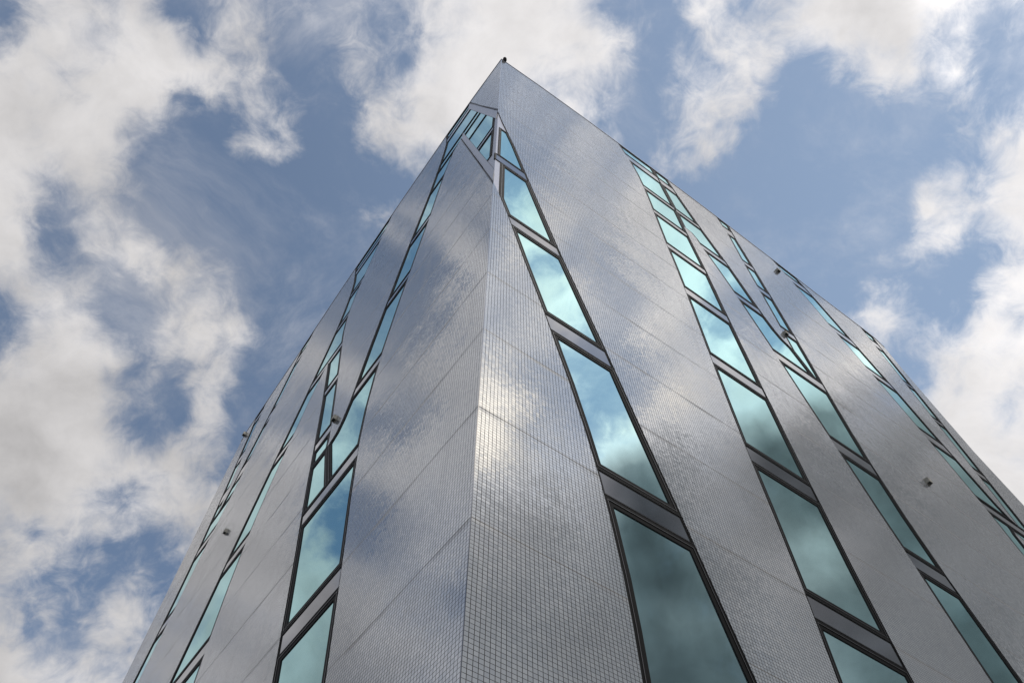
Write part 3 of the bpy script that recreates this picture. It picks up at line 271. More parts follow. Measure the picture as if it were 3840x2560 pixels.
TU, TV = 0.051, 0.0465        # mosaic tile pitch along the wall and up
JOINT = 1.779                 # panel joint every ~1.78 m
def tile_material():
    m, nt, b = new_mat('glazed_mosaic_tile')
    N, L = nt.nodes, nt.links
    def mth(op, a, b_=None, c=None, clamp=False):
        n = N.new('ShaderNodeMath'); n.operation = op; n.use_clamp = clamp
        for i, x in enumerate((a, b_, c)):
            if x is None: continue
            if isinstance(x, (int, float)): n.inputs[i].default_value = x
            else: L.new(x, n.inputs[i])
        return n.outputs[0]
    uv = N.new('ShaderNodeUVMap'); uv.uv_map = 'UVMap'
    sp = N.new('ShaderNodeSeparateXYZ'); L.new(uv.outputs[0], sp.inputs[0])
    u = mth('DIVIDE', sp.outputs[0], TU); v = mth('DIVIDE', mth('SUBTRACT', sp.outputs[1], 5.33), TV)
    fu = mth('FRACT', u); fv = mth('FRACT', v)
    du = mth('ABSOLUTE', mth('SUBTRACT', fu, .5)); dv = mth('ABSOLUTE', mth('SUBTRACT', fv, .5))
    gu = mth('GREATER_THAN', du, .5 - .06); gv = mth('GREATER_THAN', dv, .5 - .055)
    grout = mth('MAXIMUM', gu, gv)
    # random tile value
    cb = N.new('ShaderNodeCombineXYZ'); L.new(mth('FLOOR', u), cb.inputs[0]); L.new(mth('FLOOR', v), cb.inputs[1])
    wn = N.new('ShaderNodeTexWhiteNoise'); wn.noise_dimensions = '2D'; L.new(cb.outputs[0], wn.inputs['Vector'])
    # horizontal joints with a dirt veil below
    zj = mth('DIVIDE', mth('SUBTRACT', sp.outputs[1], 5.33), JOINT)
    nz = N.new('ShaderNodeTexNoise'); nz.inputs['Scale'].default_value = .55; nz.inputs['Detail'].default_value = 3; L.new(uv.outputs[0], nz.inputs['Vector'])
    fj = mth('FRACT', mth('ADD', zj, 0.004))
    line = mth('LESS_THAN', fj, .0085)
    below = mth('SUBTRACT', 1.0, fj)              # 0 just under a joint
    dn = N.new('ShaderNodeTexNoise'); dn.inputs['Scale'].default_value = 1.0; dn.inputs['Detail'].default_value = 5
    mp = N.new('ShaderNodeMapping'); mp.inputs['Scale'].default_value = (1.1, .25, 1); L.new(uv.outputs[0], mp.inputs[0]); L.new(mp.outputs[0], dn.inputs['Vector'])
    band = N.new('ShaderNodeMapRange'); band.interpolation_type = 'SMOOTHSTEP'; L.new(below, band.inputs[0])
    band.inputs[1].default_value = 0.0; band.inputs[2].default_value = .055; band.inputs[3].default_value = 1.0; band.inputs[4].default_value = 0.0
    dm = N.new('ShaderNodeMapRange'); L.new(dn.outputs[0], dm.inputs[0]); dm.inputs[1].default_value = .38; dm.inputs[2].default_value = .66
    dirt = mth('MULTIPLY', mth('MULTIPLY', band.outputs[0], dm.outputs[0]), .55)
    dirt = mth('MAXIMUM', dirt, mth('MULTIPLY', line, .75))
    # run-off streaks
    st = N.new('ShaderNodeTexNoise'); st.inputs['Scale'].default_value = 1.0; st.inputs['Detail'].default_value = 4
    mp2 = N.new('ShaderNodeMapping'); mp2.inputs['Scale'].default_value = (3.5, .22, 1); L.new(uv.outputs[0], mp2.inputs[0]); L.new(mp2.outputs[0], st.inputs['Vector'])
    sm = N.new('ShaderNodeMapRange'); L.new(st.outputs[0], sm.inputs[0]); sm.inputs[1].default_value = .5; sm.inputs[2].default_value = .8; sm.inputs[4].default_value = .10
    dirt = mth('MAXIMUM', dirt, sm.outputs[0])
    # base colour
    tcol = N.new('ShaderNodeMix'); tcol.data_type = 'RGBA'
    tcol.inputs[6].default_value = (*TILE_A, 1); tcol.inputs[7].default_value = (*TILE_B, 1)
    L.new(wn.outputs['Value'], tcol.inputs[0])
    c2 = N.new('ShaderNodeMix'); c2.data_type = 'RGBA'; L.new(dirt, c2.inputs[0]); L.new(tcol.outputs[2], c2.inputs[6]); c2.inputs[7].default_value = (.17, .15, .125, 1)
    c3 = N.new('ShaderNodeMix'); c3.data_type = 'RGBA'; L.new(grout, c3.inputs[0]); L.new(c2.outputs[2], c3.inputs[6]); c3.inputs[7].default_value = (.035, .032, .030, 1)
    L.new(c3.outputs[2], b.inputs['Base Color'])
    rg = mth('ADD', mth('ADD', TILE_R, mth('MULTIPLY', dirt, .35)), mth('MULTIPLY', grout, .5))
    L.new(rg, b.inputs['Roughness'])
    L.new(mth('MULTIPLY', mth('SUBTRACT', 1.0, mth('MAXIMUM', grout, dirt)), TILE_M), b.inputs['Metallic'])
    # every tile sits a little askew, whole panels are slightly wavy
    ge = N.new('ShaderNodeNewGeometry')
    sc1 = N.new('ShaderNodeVectorMath'); sc1.operation = 'SUBTRACT'; L.new(wn.outputs['Color'], sc1.inputs[0]); sc1.inputs[1].default_value = (.5, .5, .5)
    k1 = N.new('ShaderNodeVectorMath'); k1.operation = 'SCALE'; L.new(sc1.outputs[0], k1.inputs[0]); k1.inputs['Scale'].default_value = TILT
    wv = N.new('ShaderNodeTexNoise'); wv.inputs['Scale'].default_value = 1.0; wv.inputs['Detail'].default_value = 1.2
    mp3 = N.new('ShaderNodeMapping'); mp3.inputs['Scale'].default_value = (.55, 1.1, 1); L.new(uv.outputs[0], mp3.inputs[0]); L.new(mp3.outputs[0], wv.inputs['Vector'])
    sc2 = N.new('ShaderNodeVectorMath'); sc2.operation = 'SUBTRACT'; L.new(wv.outputs['Color'], sc2.inputs[0]); sc2.inputs[1].default_value = (.5, .5, .5)
    k2 = N.new('ShaderNodeVectorMath'); k2.operation = 'SCALE'; L.new(sc2.outputs[0], k2.inputs[0]); k2.inputs['Scale'].default_value = WAVE
    a1 = N.new('ShaderNodeVectorMath'); a1.operation = 'ADD'; L.new(k1.outputs[0], a1.inputs[0]); L.new(k2.outputs[0], a1.inputs[1])
    a2 = N.new('ShaderNodeVectorMath'); a2.operation = 'ADD'; L.new(a1.outputs[0], a2.inputs[0]); L.new(ge.outputs['Normal'], a2.inputs[1])
    nm = N.new('ShaderNodeVectorMath'); nm.operation = 'NORMALIZE'; L.new(a2.outputs[0], nm.inputs[0])
    L.new(nm.outputs[0], b.inputs['Normal'])
    L.new(mth('MULTIPLY', mth('SUBTRACT', 1.0, mth('MAXIMUM', grout, dirt)), .6), b.inputs['Specular IOR Level'])
    return m
TILE_A = (.57, .605, .65); TILE_B = (.67, .70, .735); TILE_R = .10; TILE_M = .62; TILT = .018; WAVE = .035
M_TILE = tile_material()

def glass_material():
    m, nt, b = new_mat('coated_window_glass')
    N, L = nt.nodes, nt.links
    b.inputs['Base Color'].default_value = (.58, .78, .82, 1); b.inputs['Metallic'].default_value = .95
    b.inputs['Roughness'].default_value = .012
    b.inputs['IOR'].default_value = 4.6
    b.inputs['Specular Tint'].default_value = (.74, .98, .98, 1)
    uv = N.new('ShaderNodeUVMap'); uv.uv_map = 'UVMap'
    wv = N.new('ShaderNodeTexNoise'); wv.inputs['Scale'].default_value = .5; wv.inputs['Detail'].default_value = 1.5; L.new(uv.outputs[0], wv.inputs['Vector'])
    ge = N.new('ShaderNodeNewGeometry')
    s = N.new('ShaderNodeVectorMath'); s.operation = 'SUBTRACT'; L.new(wv.outputs['Color'], s.inputs[0]); s.inputs[1].default_value = (.5, .5, .5)
    k = N.new('ShaderNodeVectorMath'); k.operation = 'SCALE'; L.new(s.outputs[0], k.inputs[0]); k.inputs['Scale'].default_value = .012
    oi = N.new('ShaderNodeObjectInfo'); wn = N.new('ShaderNodeTexWhiteNoise'); wn.noise_dimensions = '1D'; L.new(oi.outputs['Random'], wn.inputs['W'])
    s2 = N.new('ShaderNodeVectorMath'); s2.operation = 'SUBTRACT'; L.new(wn.outputs['Color'], s2.inputs[0]); s2.inputs[1].default_value = (.5, .5, .5)
    k2 = N.new('ShaderNodeVectorMath'); k2.operation = 'SCALE'; L.new(s2.outputs[0], k2.inputs[0]); k2.inputs['Scale'].default_value = .014
    a0 = N.new('ShaderNodeVectorMath'); a0.operation = 'ADD'; L.new(k.outputs[0], a0.inputs[0]); L.new(k2.outputs[0], a0.inputs[1])
    a = N.new('ShaderNodeVectorMath'); a.operation = 'ADD'; L.new(a0.outputs[0], a.inputs[0]); L.new(ge.outputs['Normal'], a.inputs[1])
    nm = N.new('ShaderNodeVectorMath'); nm.operation = 'NORMALIZE'; L.new(a.outputs[0], nm.inputs[0]); L.new(nm.outputs[0], b.inputs['Normal'])
    return m
M_GLASS = glass_material()
M_FRAME = simple('black_painted_aluminium', (.004, .0045, .005), .6, 0.0, .2, 9, .12)
M_BEAD = simple('grey_aluminium_bead', (.15, .15, .16), .35, .6, .1, 9)
M_SPAN = simple('grey_enamelled_spandrel', (.27, .285, .32), .04, .9, .06, 1.5, .8)
M_TRIM = simple('pale_aluminium_cladding', (.42, .42, .46), .25, .8, .05, 2)
M_DARKTRIM = simple('dark_grey_aluminium', (.055, .055, .06), .35, .5, .1, 4)
M_LAMP = simple('weathered_grey_lamp_metal', (.33, .32, .28), .55, .1, .2, 20)
M_LAMPDARK = simple('dark_lamp_lens', (.02, .022, .02), .3, 0, .2, 30)
M_ROOF = simple('roof_membrane', (.20, .20, .21), .9, 0, .2, 2)

# ---------------------------------------------------------------- facade frames of reference
A = Vector((-0.37465, 4.90179))
AZR, AZL = R(35.3569), R(126.0561)
UR = Vector((math.cos(AZR), math.sin(AZR))); UL = Vector((math.cos(AZL), math.sin(AZL)))
NR = Vector((math.sin(AZR), -math.cos(AZR))); NL = Vector((-math.sin(AZL), math.cos(AZL)))
FACE = {'R': (UR, NR), 'L': (UL, NL)}
def P3(f, s, z, d=0.0):
    u, n = FACE[f]
    p = A + u * s + n * d
    return Vector((p.x, p.y, z + CAMH))

def link(name, bm, mats, parent=None, smooth=False):
    me = bpy.data.meshes.new(name)
    bm.normal_update()
    bm.to_mesh(me); bm.free()
    for m in mats: me.materials.append(m)
    o = bpy.data.objects.new(name, me); col.objects.link(o)
    if parent is not None:
        o.parent = parent
        if parent.name.startswith('office_building'): o.matrix_parent_inverse = Matrix.Translation(-parent.location)
    if smooth:
        for p in me.polygons: p.use_smooth = True
    return o
def tag(o, label=None, cat=None, group=None, kind=None):
    if label: o['label'] = label
    if cat: o['category'] = cat
    if group: o['group'] = group
    if kind: o['kind'] = kind
    return o
def empty(name, loc):
    o = bpy.data.objects.new(name, None); o.location = loc; o.empty_display_size = .3; col.objects.link(o); return o

def clean(poly, eps=.004):
    out = []
    for p in poly:
        if not out or (abs(p[0] - out[-1][0]) + abs(p[1] - out[-1][1])) > eps: out.append(p)
    if len(out) > 1 and abs(out[0][0] - out[-1][0]) + abs(out[0][1] - out[-1][1]) <= eps: out.pop()
    return out
def area(poly):
    return .5 * sum(poly[i][0] * poly[(i + 1) % len(poly)][1] - poly[(i + 1) % len(poly)][0] * poly[i][1] for i in range(len(poly)))
def perim(poly):
    return sum(math.hypot(poly[i][0] - poly[i - 1][0], poly[i][1] - poly[i - 1][1]) for i in range(len(poly)))
def inset(poly, w):
    if area(poly) < 0: poly = poly[::-1]
    n = len(poly); out = []
    for i in range(n):
        p, a, b = Vector(poly[i]), Vector(poly[i - 1]), Vector(poly[(i + 1) % n])
        e1 = (p - a).normalized(); e2 = (b - p).normalized()
        n1 = Vector((-e1.y, e1.x)); n2 = Vector((-e2.y, e2.x))
        m = n1 + n2
        if m.length < .15: m = n1 - e1
        m.normalize()
        c = max(.30, m.dot(n1))
        out.append(tuple(p + m * (w / c)))
    return out

def slab(name, f, poly, d0, d1, mats, parent, side=1):
    """polygon in (s, z) on face f, front at d1, back at d0; front gets slot 0, sides slot 1"""
    poly = clean(poly)
    bm = bmesh.new(); uvl = bm.loops.layers.uv.new('UVMap')
    def mit(s, d): return s + (abs(d) + .0004 if s < 1e-6 and d < 0 else 0)      # mitred at the building corner
    fr = [bm.verts.new(P3(f, mit(s, d1), z, d1)) for s, z in poly]
    bk = [bm.verts.new(P3(f, mit(s, d0), z, d0)) for s, z in poly]
    n = len(poly)
    front = bm.faces.new(fr); back = bm.faces.new(bk[::-1])
    idx = {}
    for v, p in zip(fr, poly): idx[v] = p
    for v, p in zip(bk, poly): idx[v] = p
    for i in range(n):
        q = bm.faces.new((fr[(i + 1) % n], fr[i], bk[i], bk[(i + 1) % n])); q.material_index = side
    for fc in bm.faces:
        for lp in fc.loops: lp[uvl].uv = idx[lp.vert]
    bmesh.ops.recalc_face_normals(bm, faces=bm.faces)
    bmesh.ops.triangulate(bm, faces=[front, back], ngon_method='EAR_CLIP')
    return link(name, bm, mats, parent)

def frame_mesh(name, f, poly, w, dpane, dfront, parent):
    """black ring along the pane's edge with a pale bead line"""
    poly = clean(poly)
    if area(poly) < 0: poly = poly[::-1]
    rin = 2 * area(poly) / perim(poly)
    w = min(w, rin * .42)
    rings = [(0, dpane - .03), (0, dfront), (.38, dfront), (.38, dfront + .005), (.44, dfront + .005), (.44, dfront - .004), (1.0, dfront - .004), (1.0, dpane - .01)]
    bm = bmesh.new(); vs = []
    for t, d in rings:
        pl = inset(poly, w * t) if t else poly
        vs.append([bm.verts.new(P3(f, s, z, d)) for s, z in pl])
    n = len(poly)
    for k in range(len(rings) - 1):
        for i in range(n):
            j = (i + 1) % n
            try: q = bm.faces.new((vs[k][i], vs[k][j], vs[k + 1][j], vs[k + 1][i]))
            except ValueError: continue
            if k == 3: q.material_index = 1
    bmesh.ops.recalc_face_normals(bm, faces=bm.faces)
    return link(name, bm, [M_FRAME, M_BEAD], parent)

# ---------------------------------------------------------------- roof line and strip outlines in metres (s along the wall, z above eye level)
HR = [(0, 28.3), (1.699, 28.6), (3.597, 28.78), (7.492, 28.84), (9.988, 28.75), (12.984, 28.5), (15.581, 28.15), (18.275, 28.0), (18.924, 27.86), (19.228, 27.46)]
HL = [(0, 28.3), (1.804, 28.86), (3.407, 29.07), (6.512, 29.14), (8.414, 29.07), (11.318, 28.96), (13.317, 28.63), (15.015, 28.28), (17.814, 27.94), (19.213, 27.79), (19.604, 27.32)]
BOT = -1.3
R1R = [(0, 20.76), (0.167, 19.93), (0.533, 18.52), (0.89, 16.74), (1.289, 14.84), (1.616, 13.31), (2.27, 10.65), (2.701, 8.73), (3.049, 7.26), (3.532, 5.11), (3.964, 3.14), (4.822, BOT)]
R1L = [(0, 14.92), (0.155, 14.39), (0.348, 13.63), (0.685, 12.09), (1.073, 10.45), (1.258, 9.55), (1.401, 8.9), (1.576, 7.95), (1.71, 7.11), (1.783, 6.47), (1.846, 5.66), (1.869, 5.02), (1.871, 4.38), (1.796, BOT)]
R2L = [(5.305, 28.84), (5.583, 27.21), (5.7, 25.82), (5.729, 24.24), (5.678, 22.45), (5.582, 19.74), (5.542, 17.87), (5.48, 16.18), (5.371, 13.98), (5.281, 11.98), (5.228, 10.56), (5.206, 8.87), (5.164, 7.19), (5.071, 5.77), (4.621, BOT)]
DIV = [(6.992, 28.84), (7.122, 27.23), (7.157, 24.64), (7.116, 23.0)]
R2R = [(7.116, 23.0), (7.112, 22.06), (7.085, 19.77), (6.972, 16.68), (6.892, 13.28), (6.86, 11.83), (6.847, 10.44), (6.848, 8.49), (6.876, 7.19), (6.931, 6.36), (7.041, BOT)]
R3L = [(7.116, 23.0), (7.407, 22.95), (7.529, 22.65), (7.612, 22.06), (7.84, 20.86), (8.047, 19.67), (8.406, 16.8), (8.599, 14.78), (8.759, 13.31), (8.994, 11.15), (9.131, 10.18), (9.261, 8.83), (9.41, 7.61), (10.065, BOT)]
R3R = [(7.761, 28.84), (7.921, 27.27), (8.328, 24.4), (8.763, 22.08), (9.132, 19.27), (9.297, 18.52), (9.44, 18.18), (9.682, 17.93)]
R4L = [(10.247, 28.8), (10.309, 27.11), (10.098, 24.45), (9.975, 21.96), (9.812, 19.48), (9.746, 18.76), (9.71, 18.28), (9.682, 17.93)]
R4R = [(10.917, 28.7), (10.789, 27.04), (10.707, 24.54), (10.594, 22.14), (10.435, 19.1), (10.263, 16.51), (10.147, 14.38), (10.115, 13.29), (10.166, 11.69), (10.317, 10.18), (10.453, 9.38), (10.673, 8.15), (11.375, BOT)]
R5L = [(13.114, 28.5), (13.45, 27.63), (13.665, 26.99), (13.883, 26.03), (14.236, 24.41), (14.836, 21.96), (15.212, 20.19), (15.483, 19.01), (15.907, 16.38), (16.026, 15.39), (16.109, 13.99), (16.612, BOT)]
R5R = [(14.452, 28.35), (14.698, 27.58), (14.913, 26.93), (15.265, 25.53), (15.639, 23.89), (16.21, 21.54), (16.556, 19.81), (16.848, 18.57), (17.181, 17.24), (17.336, 16.69), (17.541, 16.29), (17.732, 16.14)]
R6L = [(18.055, 28.0), (18.047, 26.82), (18.034, 25.13), (17.996, 23.95), (17.939, 21.56), (17.857, 18.78), (17.802, 17.19), (17.732, 16.14)]
R6R = [(18.774, 27.91), (18.664, 27.02), (18.639, 25.53), (18.619, 23.55), (18.582, 21.27), (18.537, 18.78), (18.469, 16.59), (18.414, 14.09), (18.423, BOT)]
R7L = [(16.938, 15.44), (16.84, 15.19), (16.87, 14.09), (17.048, 10.09), (17.216, BOT)]
R7R = [(16.938, 15.44), (17.302, 15.09), (17.411, 14.09), (17.651, 10.09), (17.82, BOT)]
ENDR = [(19.228, 27.46), (19.243, 26.03), (19.396, 23.75), (19.666, 20.87), (20.269, 18.68), (20.436, 17.09), (20.637, BOT)]
L1L = [(3.607, 29.07), (3.439, 28.09), (3.353, 27.27), (3.357, 26.56), (3.427, 25.23), (3.657, 22.79), (3.894, 21.37), (4.121, 19.98), (4.346, 18.45), (4.523, 17.14), (4.645, 16.33), (4.822, 15.03), (4.912, 14.13), (4.956, 13.53), (5.011, 13.03), (5.125, 12.58), (5.251, 12.33), (5.536, 12.18)]
L1R = [(2.093, 24.22), (2.469, 23.91), (2.74, 22.72), (3.057, 19.84), (3.226, 18.55), (3.441, 16.94), (3.618, 15.53), (3.801, 13.73), (3.843, 12.73), (3.814, 11.6), (3.685, 10.38), (3.387, 8.8), (3.091, 7.43), (2.938, 6.68), (2.764, 5.82), (2.581, 4.9), (2.028, 2.43), (1.244, BOT)]
L2R = [(7.363, 29.12), (7.574, 28.3), (7.745, 27.48), (7.9, 26.15), (8.085, 24.93), (8.253, 23.91), (8.285, 22.39), (8.153, 21.33), (7.943, 20.36), (7.684, 19.45), (6.911, 16.94), (6.162, 14.46), (5.824, 13.33), (5.599, 12.53), (5.536, 12.18)]
L2L = [(10.287, 29.02), (9.9, 27.79), (9.429, 26.15), (9.181, 24.72), (9.103, 23.3), (9.129, 22.18), (9.274, 21.07), (9.48, 20.06), (9.703, 18.85), (9.967, 17.76), (10.173, 16.83), (10.387, 15.83), (10.639, 14.72), (10.853, 13.75), (11.007, 12.72), (11.109, 12.22), (11.265, 11.41), (11.468, 10.41), (12.266, 5.87), (13.594, BOT)]
L2aR = [(8.435, 19.15), (8.571, 18.85), (8.713, 18.34), (8.895, 17.74), (9.063, 16.93), (9.233, 16.23), (9.364, 15.63), (9.491, 14.72), (9.587, 13.72), (9.596, 12.92), (9.469, 11.53), (9.339, 10.63), (9.221, 9.91), (9.002, 8.95), (8.335, 5.88), (7.123, BOT)]
L2bL = [(8.435, 19.15), (8.147, 18.31), (7.325, 15.78), (6.8, 14.01), (6.462, 12.86), (6.104, 11.63), (5.696, 10.3), (5.36, 9.26), (5.035, 8.2), (4.691, 7.07), (4.427, 6.18), (3.497, 2.43), (2.713, BOT)]
L3L = [(14.516, 28.4), (14.6, 27.48), (14.666, 26.66), (14.827, 25.54), (15.018, 24.42), (15.294, 23.09), (15.601, 21.88), (15.858, 20.66), (16.046, 20.05), (16.2, 19.75)]
L3R = [(13.458, 28.66), (13.634, 27.79), (13.809, 26.87), (13.944, 25.95), (14.126, 24.82), (14.342, 24.01), (14.509, 23.3), (14.645, 22.49), (14.765, 21.37), (14.899, 20.46), (14.993, 19.55), (15.271, 18.44), (15.452, 17.43), (15.573, 16.43), (15.669, 15.72), (15.776, 15.02), (15.882, 14.32), (16.04, 13.22), (16.63, 7.85), (17.322, BOT)]
L4L = [(18.513, 27.84), (18.081, 26.25), (17.698, 24.11), (17.377, 22.48), (17.022, 20.59), (16.77, 18.84), (16.674, 17.43), (16.674, 16.43), (16.743, 15.32), (16.979, 13.69), (17.616, 7.84), (18.401, BOT)]
L4R = [(17.514, 27.99), (17.46, 27.27), (17.364, 26.46), (17.183, 25.33), (16.904, 23.81), (16.695, 22.79), (16.49, 21.42), (16.342, 20.46), (16.2, 19.75)]
ENDL = [(19.604, 27.32), (19.532, 23.91), (19.368, 20.86), (19.304, 17.83), (19.29, 14.82), (19.088, BOT)]
LOGT = [(1.974, 28.91), (0, 20.87)]          # upper edge of the corner glazing on the left face
LOGB = [(2.093, 24.22), (0, 14.83)]          # its lower edge

def interp(tab, s):
    if s <= tab[0][0]: return tab[0][1]
    for (a, za), (b, zb) in zip(tab, tab[1:]):
        if s <= b: return za + (zb - za) * (s - a) / (b - a)
    return tab[-1][1]
H = {'R': lambda s: interp(HR, s), 'L': lambda s: interp(HL, s)}
HT = {'R': HR, 'L': HL}
def at(line, z):
    """s of a strip edge at height z (edges run downwards)"""
    if z >= line[0][1]: return line[0][0]
    for (a, za), (b, zb) in zip(line, line[1:]):
        if za >= z >= zb:
            return a if za == zb else a + (b - a) * (za - z) / (za - zb)
    return line[-1][0]
def seg(line, ztop, zbot):
    pts = [(at(line, ztop), ztop)] if ztop < line[0][1] + 1e-6 else [line[0]]
    pts += [p for p in line if zbot + .03 < p[1] < ztop - .03]
    pts.append((at(line, zbot), zbot))
    return pts
def roofpts(f, sa, sb):
    lo, hi = min(sa, sb), max(sa, sb)
    m = [(s, z) for s, z in HT[f] if lo + .05 < s < hi - .05]
    return m if sb > sa else m[::-1]
def to_roof(f, line):
    s = line[0][0]; return [(s, H[f](s))] + [p for p in line[1:]]

# ---------------------------------------------------------------- the building
building = empty('office_building', P3('R', 0, -CAMH))
tag(building, 'tall corner building of silvery mosaic tiles with slanting dark framed glass ribbons', 'building')
TD = .24
def panel(f, poly): return slab('tile_panel', f, poly, -TD, 0.0, [M_TILE, M_FRAME], building)

def rpanel(f, a, b):      # between edge a (nearer the corner) and edge b, both from the roof down
    a = to_roof(f, a); b = to_roof(f, b)
    panel(f, a[::-1] + roofpts(f, a[0][0], b[0][0]) + b)
# right face
panel('R', [(0, BOT), (0, 14.92)] + R1L[1:])
a = R1R; b = to_roof('R', R2L)
panel('R', a[::-1] + [(0, H['R'](0))] + roofpts('R', 0, b[0][0]) + b)
panel('R', R2R[::-1] + R3L[1:])
rpanel('R', R3R, R4L[:-1])
rpanel('R', R4R, R5L)
rpanel('R', R5R, R6L[:-1])
rpanel('R', R6R, ENDR)
panel('R', R7L[::-1] + R7R[1:])
# left face
panel('L', [(0, BOT), (0, 14.83)] + L1R)
panel('L', [(0, 20.87), (0, H['L'](0)), (1.0, H['L'](1.0)), (1.974, H['L'](1.974))])
rpanel('L', L1L, L2R[:-1])
panel('L', L2aR[::-1][:-1] + L2bL)
rpanel('L', L2L, L3R)
rpanel('L', L3L, L4R[:-1])
rpanel('L', L4L, ENDL)

DP = -.024                  # glass plane behind the tile face
NW = [0, 0]
def window(f, poly, w=.085, dp=DP):
    poly = clean(poly)
    if len(poly) < 3 or abs(area(poly)) < .012: return
    o = slab('window', f, poly, dp - .03, dp, [M_GLASS, M_FRAME], building)
    frame_mesh('frame', f, poly, w * .68, dp, -.008, o)
    NW[0] += 1
def spandrel(f, poly):
    poly = clean(poly)
    if len(poly) < 3 or abs(area(poly)) < .01: return
    o = slab('spandrel', f, poly, -.12, -.015, [M_SPAN, M_FRAME], building); NW[1] += 1
    frame_mesh('frame', f, poly, .045, -.015, -.009, o)
def cell(f, lo, hi, ztop, zbot, levels, w=.185):
    """glazing between edge lo (nearer corner) and hi; ztop None = up to the roof"""
    roof = ztop is None
    zt = min(H[f](lo[0][0]), H[f](hi[0][0])) if roof else ztop
    cuts = []
    z = zt
    for (a, b) in levels:
        if a >= z: 
            if b < z: z = b
            continue
        if a <= zbot: break
        cuts.append(('w', z, a))
        if a - b > .02: cuts.append(('s', a, max(b, zbot)))
        z = b
    if z > zbot: cuts.append(('w', z, zbot))
    for i, (k, z1, z0) in enumerate(cuts):
        top_roof = roof and i == 0
        A_ = seg(lo, z1, z0); B_ = seg(hi, z1, z0)
        if top_roof:
            A_ = [(lo[0][0], H[f](lo[0][0]) - .02)] + [p for p in A_ if p[1] < z1 - .02]
            B_ = [(hi[0][0], H[f](hi[0][0]) - .02)] + [p for p in B_ if p[1] < z1 - .02]
            mid = [(s, z_ - .02) for s, z_ in roofpts(f, A_[0][0], B_[0][0])]
        else: mid = []
        poly = A_[::-1] + mid + B_
        if k == 'w': window(f, poly, w)
        else: spandrel(f, poly)
LV = [(27.91, 27.23), (24.78, 24.44), (22.45, 22.08), (19.67, 19.29), (16.83, 16.38), (13.53, 13.11), (10.4, 9.94), (7.18, 6.73), (3.9, 3.44), (0.64, 0.19)]
LV1 = [(16.97, 16.52), (13.66, 13.28), (10.54, 10.09), (7.26, 6.81), (3.94, 3.49), (0.63, 0.18)]
LV3 = [(27.91, 27.23), (24.79, 24.44), (22.38, 21.98), (19.57, 19.17), (16.7, 16.24), (13.35, 12.88), (10.25, 9.82), (7.07, 6.62), (3.9, 3.45), (0.64, 0.19)]
LV4 = [(27.89, 27.09), (24.45, 24.02), (22.26, 21.78), (19.4, 18.99)]
LV5 = [(27.61, 26.97), (24.29, 23.75), (21.94, 21.48), (19.01, 18.46), (16.19, 15.69), (12.99, 12.49), (9.89, 9.44), (6.78, 6.33), (3.66, 3.21), (0.66, 0.21)]
LV6 = [(27.11, 26.47), (23.95, 23.67), (21.61, 21.32), (18.82, 18.45), (16.09, 15.69), (13.0, 12.5), (9.89, 9.44), (6.78, 6.33), (3.67, 3.21), (0.66, 0.21)]
# right face glazing
POSTR = [(.075, 20.46), (.075, 16.7), (.155, 16.67), (.155, 14.39)]
cell('R', POSTR[:2], [(.34, 19.3)] + R1R[2:], 19.32, 16.97, [], .11)
cell('R', [(.155, 16.52)] + [(.155, 14.39)] + R1L[2:], R1R, 16.52, BOT, LV1[1:], .18)
spandrel('R', [(.0, 16.52), (.0, 16.97), (at(R1R, 16.97), 16.97), (at(R1R, 16.52), 16.52)])
cell('R', R2L, DIV + R2R[1:], None, BOT, LV, .17)
ZM = 16.70
cell('R', DIV + R3L[1:], R3R + [(10.0, ZM)], None, ZM, LV3)
cell('R', R4L + [(10.0, ZM)], R4R, None, ZM, LV4)
spandrel('R', [(at(R3L, 16.24), 16.24), (at(R3L, ZM), ZM), (at(R4R, ZM), ZM), (at(R4R, 16.24), 16.24)])
cell('R', R3L, R4R, 16.24, BOT, LV3[5:])
cell('R', R5L, R5R + [(17.73, 16.09)], None, 16.09, LV5)
cell('R', R6L + [(17.73, 16.09)], R6R, None, 16.09, LV6)
spandrel('R', [(at(R5L, 15.69), 15.69), (at(R5L, 16.09), 16.09), (at(R6R, 16.09), 16.09), (at(R6R, 15.69), 15.69)])
cell('R', R5L, [(16.935, 15.69)] + R7L, 15.69, BOT, LV5[5:])
cell('R', [(16.935, 15.69)] + R7R, R6R, 15.69, BOT, LV5[5:])
# left face glazing
LL1 = [(28.09, 27.43), (25.01, 25.01), (22.59, 22.59), (19.89, 19.53), (16.91, 16.55), (13.53, 13.15), (10.34, 9.94), (7.14, 6.69), (3.82, 3.37), (0.53, 0.08)]
LL2 = [(28.09, 27.43), (24.79, 24.37), (22.28, 21.88), (19.41, 18.99), (16.58, 16.19), (13.32, 12.91), (10.14, 9.69), (6.96, 6.52), (3.81, 3.37), (0.52, 0.07)]
LL3 = [(27.58, 26.97), (24.11, 23.4), (21.47, 20.66), (18.44, 17.93), (15.42, 14.92), (12.22, 11.77), (9.14, 8.69), (6.07, 5.67), (3.01, 2.61), (0.21, -0.19)]
